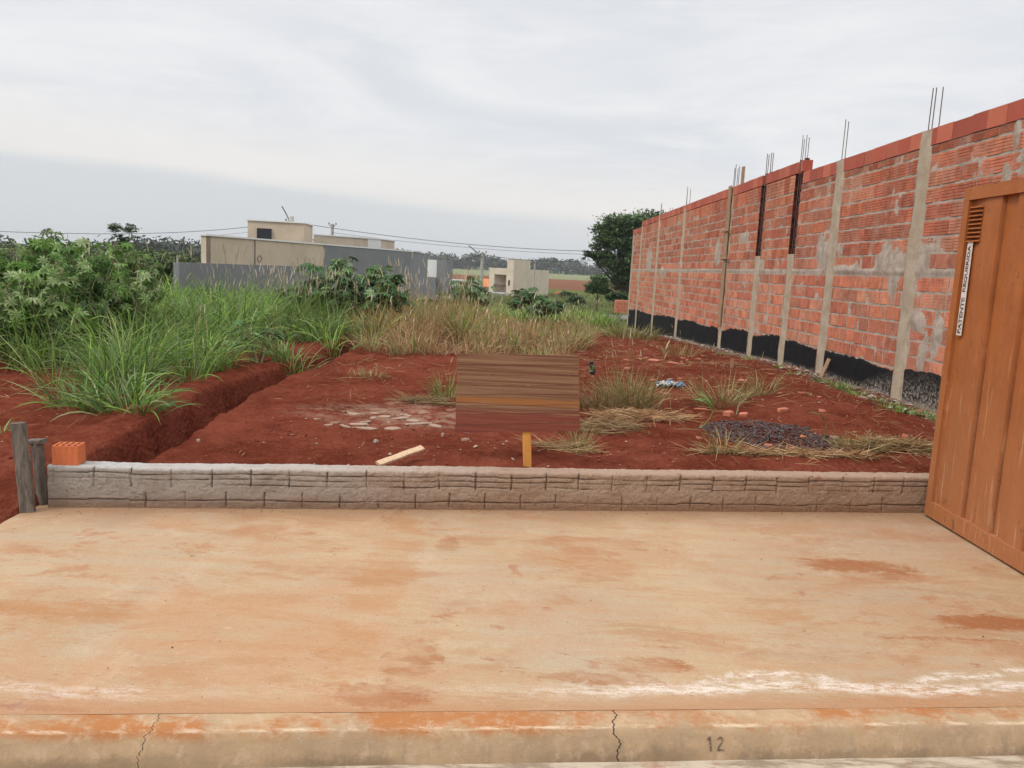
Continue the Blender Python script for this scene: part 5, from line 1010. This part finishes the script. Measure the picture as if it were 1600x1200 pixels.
prism(L2, .5, 2.86, M_beige, 'rear_block', h1); prism([(-10.66, 41.83), (-7.5, 44.2), (-7.03, 46.36), (-10.6, 46.66)], 2.86, 2.92, M_trim, 'flashing', h1)
prism([(-8.15, 43.76), (-7.53, 44.235), (-7.55, 44.4), (-8.2, 43.9)], 2.2, 2.85, M_whitew, 'white_panel', h1)
m = MB(); q = P(456, 345, 46); m.tube([(q[0], 46, 3.6), (q[0], 46, 3.95)], .12, 8); m.build('water_tank_vent', M_pole, h1)
# white stub wall beyond the house
bw = thing('boundary_wall', 'white and grey boundary wall piece right of the grey house', 'wall', (P(680, 430, 58)[0], 58, -1.5))
q0, q1, q2 = P(668, 405, 58), P(683, 406, 58), P(693, 407, 56)
prism([(q0[0]-.4, 58), (q1[0], 58), (q1[0], 58.2), (q0[0]-.4, 58.2)], -2.2, q0[2]-.02, M_whitew, 'white_wall', bw)
prism([(q1[0]+.003, 57.9), (q2[0], 57.9), (q2[0]+.25, 61), (q1[0]+.25, 61)], -2.2, q1[2]+.02, M_grey, 'grey_pier', bw)
g0 = P(660, 434, 57.5); prism([(g0[0]-.2, 57.5), (q1[0]-.004, 57.5), (q1[0]-.004, 57.9), (g0[0]-.2, 57.9)], -2.2, P(675, 433, 57.5)[2], M_grey, 'low_grey_wall', bw)
# far beige two-storey house
Y = 92.; cL, cC, cR = P(765, 418, 95), P(803, 418, 90), P(858, 421, 97)
h2 = thing('beige_house', 'far beige house with a tower block and a balcony door', 'house', (cC[0], 91, -2.2)); zr = cL[2]; zb = -3.2
A2, C2, R2 = cL[:2], cC[:2], cR[:2]; dd = C2-A2; dr_ = R2-C2; rec0, rec1 = A2+dd*.22, A2+dd*.72; ndir = np.array([dd[1], -dd[0]]); ndir /= np.linalg.norm(ndir)
zt_, zs_ = P(783, 429, 92.5)[2], P(783, 457, 92.5)[2]
bk_ = np.array([.3, 7.])
bod = [A2, rec0, rec0-ndir*1.4, rec1-ndir*1.4, rec1, C2, R2, R2+bk_, A2+bk_]
mk('main_body', np.concatenate([np.c_[bod, np.full(9, zb)], np.c_[bod, np.full(9, zr)]]), [np.array([[i, (i+1) % 9, 9+(i+1) % 9, 9+i] for i in range(9)]), np.array([[9+i for i in range(9)]])], M_beige2, h2)
prism([rec0-ndir*.003, rec1-ndir*.003, rec1-ndir*1.39, rec0-ndir*1.39], zt_, zr-.004, M_beige2, 'lintel', h2)
mk('lintel_soffit', [(*rec0, zt_-.002), (*rec1, zt_-.002), (*(rec1-ndir*1.39), zt_-.002), (*(rec0-ndir*1.39), zt_-.002)], np.array([[3, 2, 1, 0]]), M_beige2, h2)
prism([rec0+ndir*.1, rec1+ndir*.1, rec1-ndir*1.39, rec0-ndir*1.39], zb, zs_, M_trim, 'balcony_floor', h2)
tL = P(793, 405, 92); t0 = C2-dd*.26; t1 = C2+dr_*.42
prism([t0+ndir*.02, C2+ndir*.02, t1+ndir*.02, t1+bk_*.45, t0+bk_*.45], zr-.3, tL[2], M_beige2, 'tower', h2); prism([t0+ndir*.08, C2+ndir*.1, t1+ndir*.08, t1+bk_*.47, t0+bk_*.47], tL[2], tL[2]+.08, M_trim, 'flashing', h2)
m = MB(); rm = (rec0+rec1)/2-ndir*1.385+ (rec1-rec0)*.12; m.box((rm[0], rm[1], (zs_+zt_)/2-.05), (1.0, .03, 1.75)); dr2 = m.build('balcony_door', M_whitew, h2)
m = MB(); m.box((rm[0]-.15, rm[1]-.03, (zs_+zt_)/2), (.42, .02, 1.5)); m.build('glass_pane', M_glass, dr2).location = tuple(-np.array(dr2.location))
m = MB()
for k in np.linspace(0, 1, 12): q = rec0+(rec1-rec0)*k+ndir*.03; m.tube([(q[0], q[1], zs_), (q[0], q[1], zs_+.85)], .03, 4)
m.tube([(*(rec0+ndir*.03), zs_+.85), (*(rec1+ndir*.03), zs_+.85)], .035, 4); m.build('railing', M_frame, h2)
m = MB(); q = rec1+(C2-rec1)*.5+ndir*.02; m.box((q[0], q[1], (zs_+zt_)/2+.15), (.30, .06, .6)); m.build('wall_lamp', M_frame, h2)
prism([A2-dd*.25+ndir*1.2, C2+ndir*1.2, C2+ndir*1.0, A2-dd*.25+ndir*1.0], zb, zs_-.05, mat('yard_wall_grey', plaster((.24, .225, .21), (.29, .27, .25)), .9, .1), 'yard_wall', h2)
# tiled roof beyond the pole
rf = P(757, 443, 110); t = thing('low_house', 'low house with an orange tiled roof behind the utility pole', 'house', (rf[0], 110, -2.5)); zc = rf[2]+.2
prism([(rf[0]-1.3, 109), (rf[0]+1.6, 109), (rf[0]+1.6, 113), (rf[0]-1.3, 113)], -4, zc-.6, M_whitew, 'wall', t)
m = MB(); m.raw([(rf[0]-1.6, 108.6, zc-.62), (rf[0]+1.9, 108.6, zc-.62), (rf[0]+1.9, 113.4, zc-.62), (rf[0]-1.6, 113.4, zc-.62), (rf[0]-.4, 111, zc+.45), (rf[0]+1.2, 111, zc+.45)], [np.array([[0, 1, 5, 4], [2, 3, 4, 5]]), np.array([[1, 2, 5], [3, 0, 4]])]); m.build('roof', M_frag2, t)
m = MB(); q = P(716, 437, 105); t = thing('white_house', 'low white house half hidden behind the castor plant by the pole', 'house', (q[0], 105, -2.5)); prism([(q[0]-3.2, 105), (q[0]+2.4, 105), (q[0]+2.4, 110), (q[0]-3.2, 110)], -4, q[2]-.25, M_whitew, 'wall', t)
prism([(q[0]-3.5, 104.7), (q[0]+2.7, 104.7), (q[0]+2.7, 110.3), (q[0]-3.5, 110.3)], q[2]-.247, q[2]-.05, mat('grey_sheet_roof', lambda t: (.4, .4, .4), .6, .3), 'roof', t)
# orange brick stack near the road
g = P(971, 489, 43.5); t = thing('brick_stack', 'orange pallet stack of new bricks beside the back road', 'brick stack', (g[0], 43.5, g[2])); m = MB()
for i in range(5):
    for j in range(4):
        m.box((g[0]-.3+.16*i, 43.5+.02*((i+j) % 2), g[2]+.09+.17*j), (.153, .6, .163), None, (1, 1, 1), .006)
m.build('bricks', M_frag, t)
one('earth_heap', 'small reddish earth heap in the meadow right of the leggy castor plant', 877, 460, 2.2, 1.6, .6, M_frag, 'heap', z=-1.4)
# ------------------------------------------------------------------ poles and wires
def upole(label, px, py_top, py_base, Y, r=.13, arm=None, group=None):
    a, b = P(px, py_top, Y), P(px, py_base, Y); t = thing('utility_pole', label, 'pole', (a[0], Y, b[2]), group); m = MB(); m.tube([(a[0], Y, b[2]-1.5), (a[0], Y, a[2])], [r*1.25, r*.8], 8); m.build('shaft', M_pole, t)
    m = MB(); m.box((a[0], Y, a[2]-.15), (r*2.6, .2, .12)); m.box((a[0]-.25*r*8, Y, a[2]+.02), (.1, .1, .2)); m.box((a[0]+.25*r*8, Y, a[2]+.02), (.1, .1, .2)); m.build('bracket', M_metal, t)
    if arm:
        e = P(arm[0], arm[1], Y); s0 = P(px, arm[2], Y); m = MB(); m.tube([(s0[0], Y-.12, s0[2]), (s0[0]+(e[0]-s0[0])*.5, Y-.3, s0[2]+(e[2]-s0[2])*.55), (e[0], Y-.5, e[2])], .05, 6); ar = m.build('lamp_arm', M_metal, t)
        m = MB(); d = -1 if arm[0] < px else 1; m.raw([(e[0]+d*x_, Y-.5+y_, e[2]+z_) for x_, y_, z_ in ((0, -.1, -.04), (0, .1, -.04), (.6, .13, .0), (.6, -.13, .0), (0, -.07, .08), (0, .07, .08), (.5, .08, .12), (.5, -.08, .12))], np.array([[0, 1, 2, 3], [7, 6, 5, 4], [0, 4, 5, 1], [1, 5, 6, 2], [2, 6, 7, 3], [3, 7, 4, 0]])); m.build('lamp_head', M_pole, ar).location = (0, 0, 0)
    return t
upole('concrete utility pole with a lamp arm between the grey house and the far beige house', 754, 394, 462, 70, .15, (733, 384, 403))
upole('pole whose top and lamp arm show above the roof block of the grey house', 452, 344, 430, 70, .14, (443, 323, 343))
upole('thin pole top showing above the white flashing of the grey house', 519.5, 350, 430, 75, .16)
upole('thin pale pole standing in front of the far beige house', 836, 408, 462, 80, .09)
m = MB(); a, b = P(277.5, 399, 30), P(277.5, 444, 30); m.tube([(b[0], 30, b[2]-.8), (a[0]-.01, 30, a[2])], [.035, .03], 6); tag(m.build('thin_stake', M_pole, org=(b[0], 30, b[2])), 'thin pale upright stake in the grass left of the grey house', 'stake')
M_wire = mat('black_cable', lambda t: (.02, .02, .022), .6, .3)
def wire(label, pts, Y, r=.022):
    pts = np.array(pts, float); xs_ = np.linspace(pts[0, 0], pts[-1, 0], 40); ys_ = np.interp(xs_, pts[:, 0], pts[:, 1])
    if len(pts) > 2: ys_ = np.polyval(np.polyfit(pts[:, 0], pts[:, 1], min(3, len(pts)-1)), xs_)
    m = MB(); Ys = np.linspace(*Y, 40) if isinstance(Y, tuple) else [Y]*40; w3 = [P(a_, b_, c_) for a_, b_, c_ in zip(xs_, ys_, Ys)]; m.tube(w3, r, 5); tag(m.build('power_cable', M_wire, org=w3[0]), label, 'cable', 'overhead cables')
wire('cable crossing behind the umbrella-shaped tree to the roof block', [(-260, 352), (0, 361), (130, 366), (220, 365), (385, 354), (452, 347)], 69.5)
wire('upper cable from the grey house roof to the big tree', [(452, 347), (520, 354.5), (620, 371), (700, 379), (800, 387), (920, 392), (1100, 390)], 69.5)
wire('faint lower cable just under the upper one, running to the big tree', [(519, 364), (600, 372), (700, 385), (800, 392.5), (912, 396.5), (1100, 397)], 74.8, .015)
wire('short cable from the pole down to the left behind the white boundary wall', [(754, 397.5), (700, 411), (640, 421)], (70, 73), .02)
wire('cable from the pole crossing before the far beige house tower', [(755, 397.5), (800, 404), (860, 408.5), (920, 407.5), (1100, 404)], 70, .02)
wire('faint short cable left of the roof block', [(330, 369), (387, 363), (452, 356)], 74, .012)
# rebar tips of another wall behind the far end
m = MB()
for px in (1004, 1008, 1013, 1037, 1041): a = P(px, 326 if px < 1020 else 324, 31); m.tube([(a[0]+.25, 31, 3.6), (a[0]+.25, 31, a[2])], .008, 4)
m.build('rebar', M_rebar, BW)

# ------------------------------------------------------------------ haze
hm = bpy.data.materials.new('pale_air'); hm.use_nodes = True; t = NT(hm.node_tree); t.n.clear(); o_ = t.add('ShaderNodeOutputMaterial'); pv = t.add('ShaderNodeVolumePrincipled')
pv.inputs['Color'].default_value = (.93, .95, .97, 1); pv.inputs['Density'].default_value = .0003; pv.inputs['Anisotropy'].default_value = .2; t.l.new(pv.outputs[0], o_.inputs['Volume'])
m = MB(); m.box((0, 2500, 25.5), (15000, 15000, 61)); tag(m.build('haze', hm), kind='stuff')
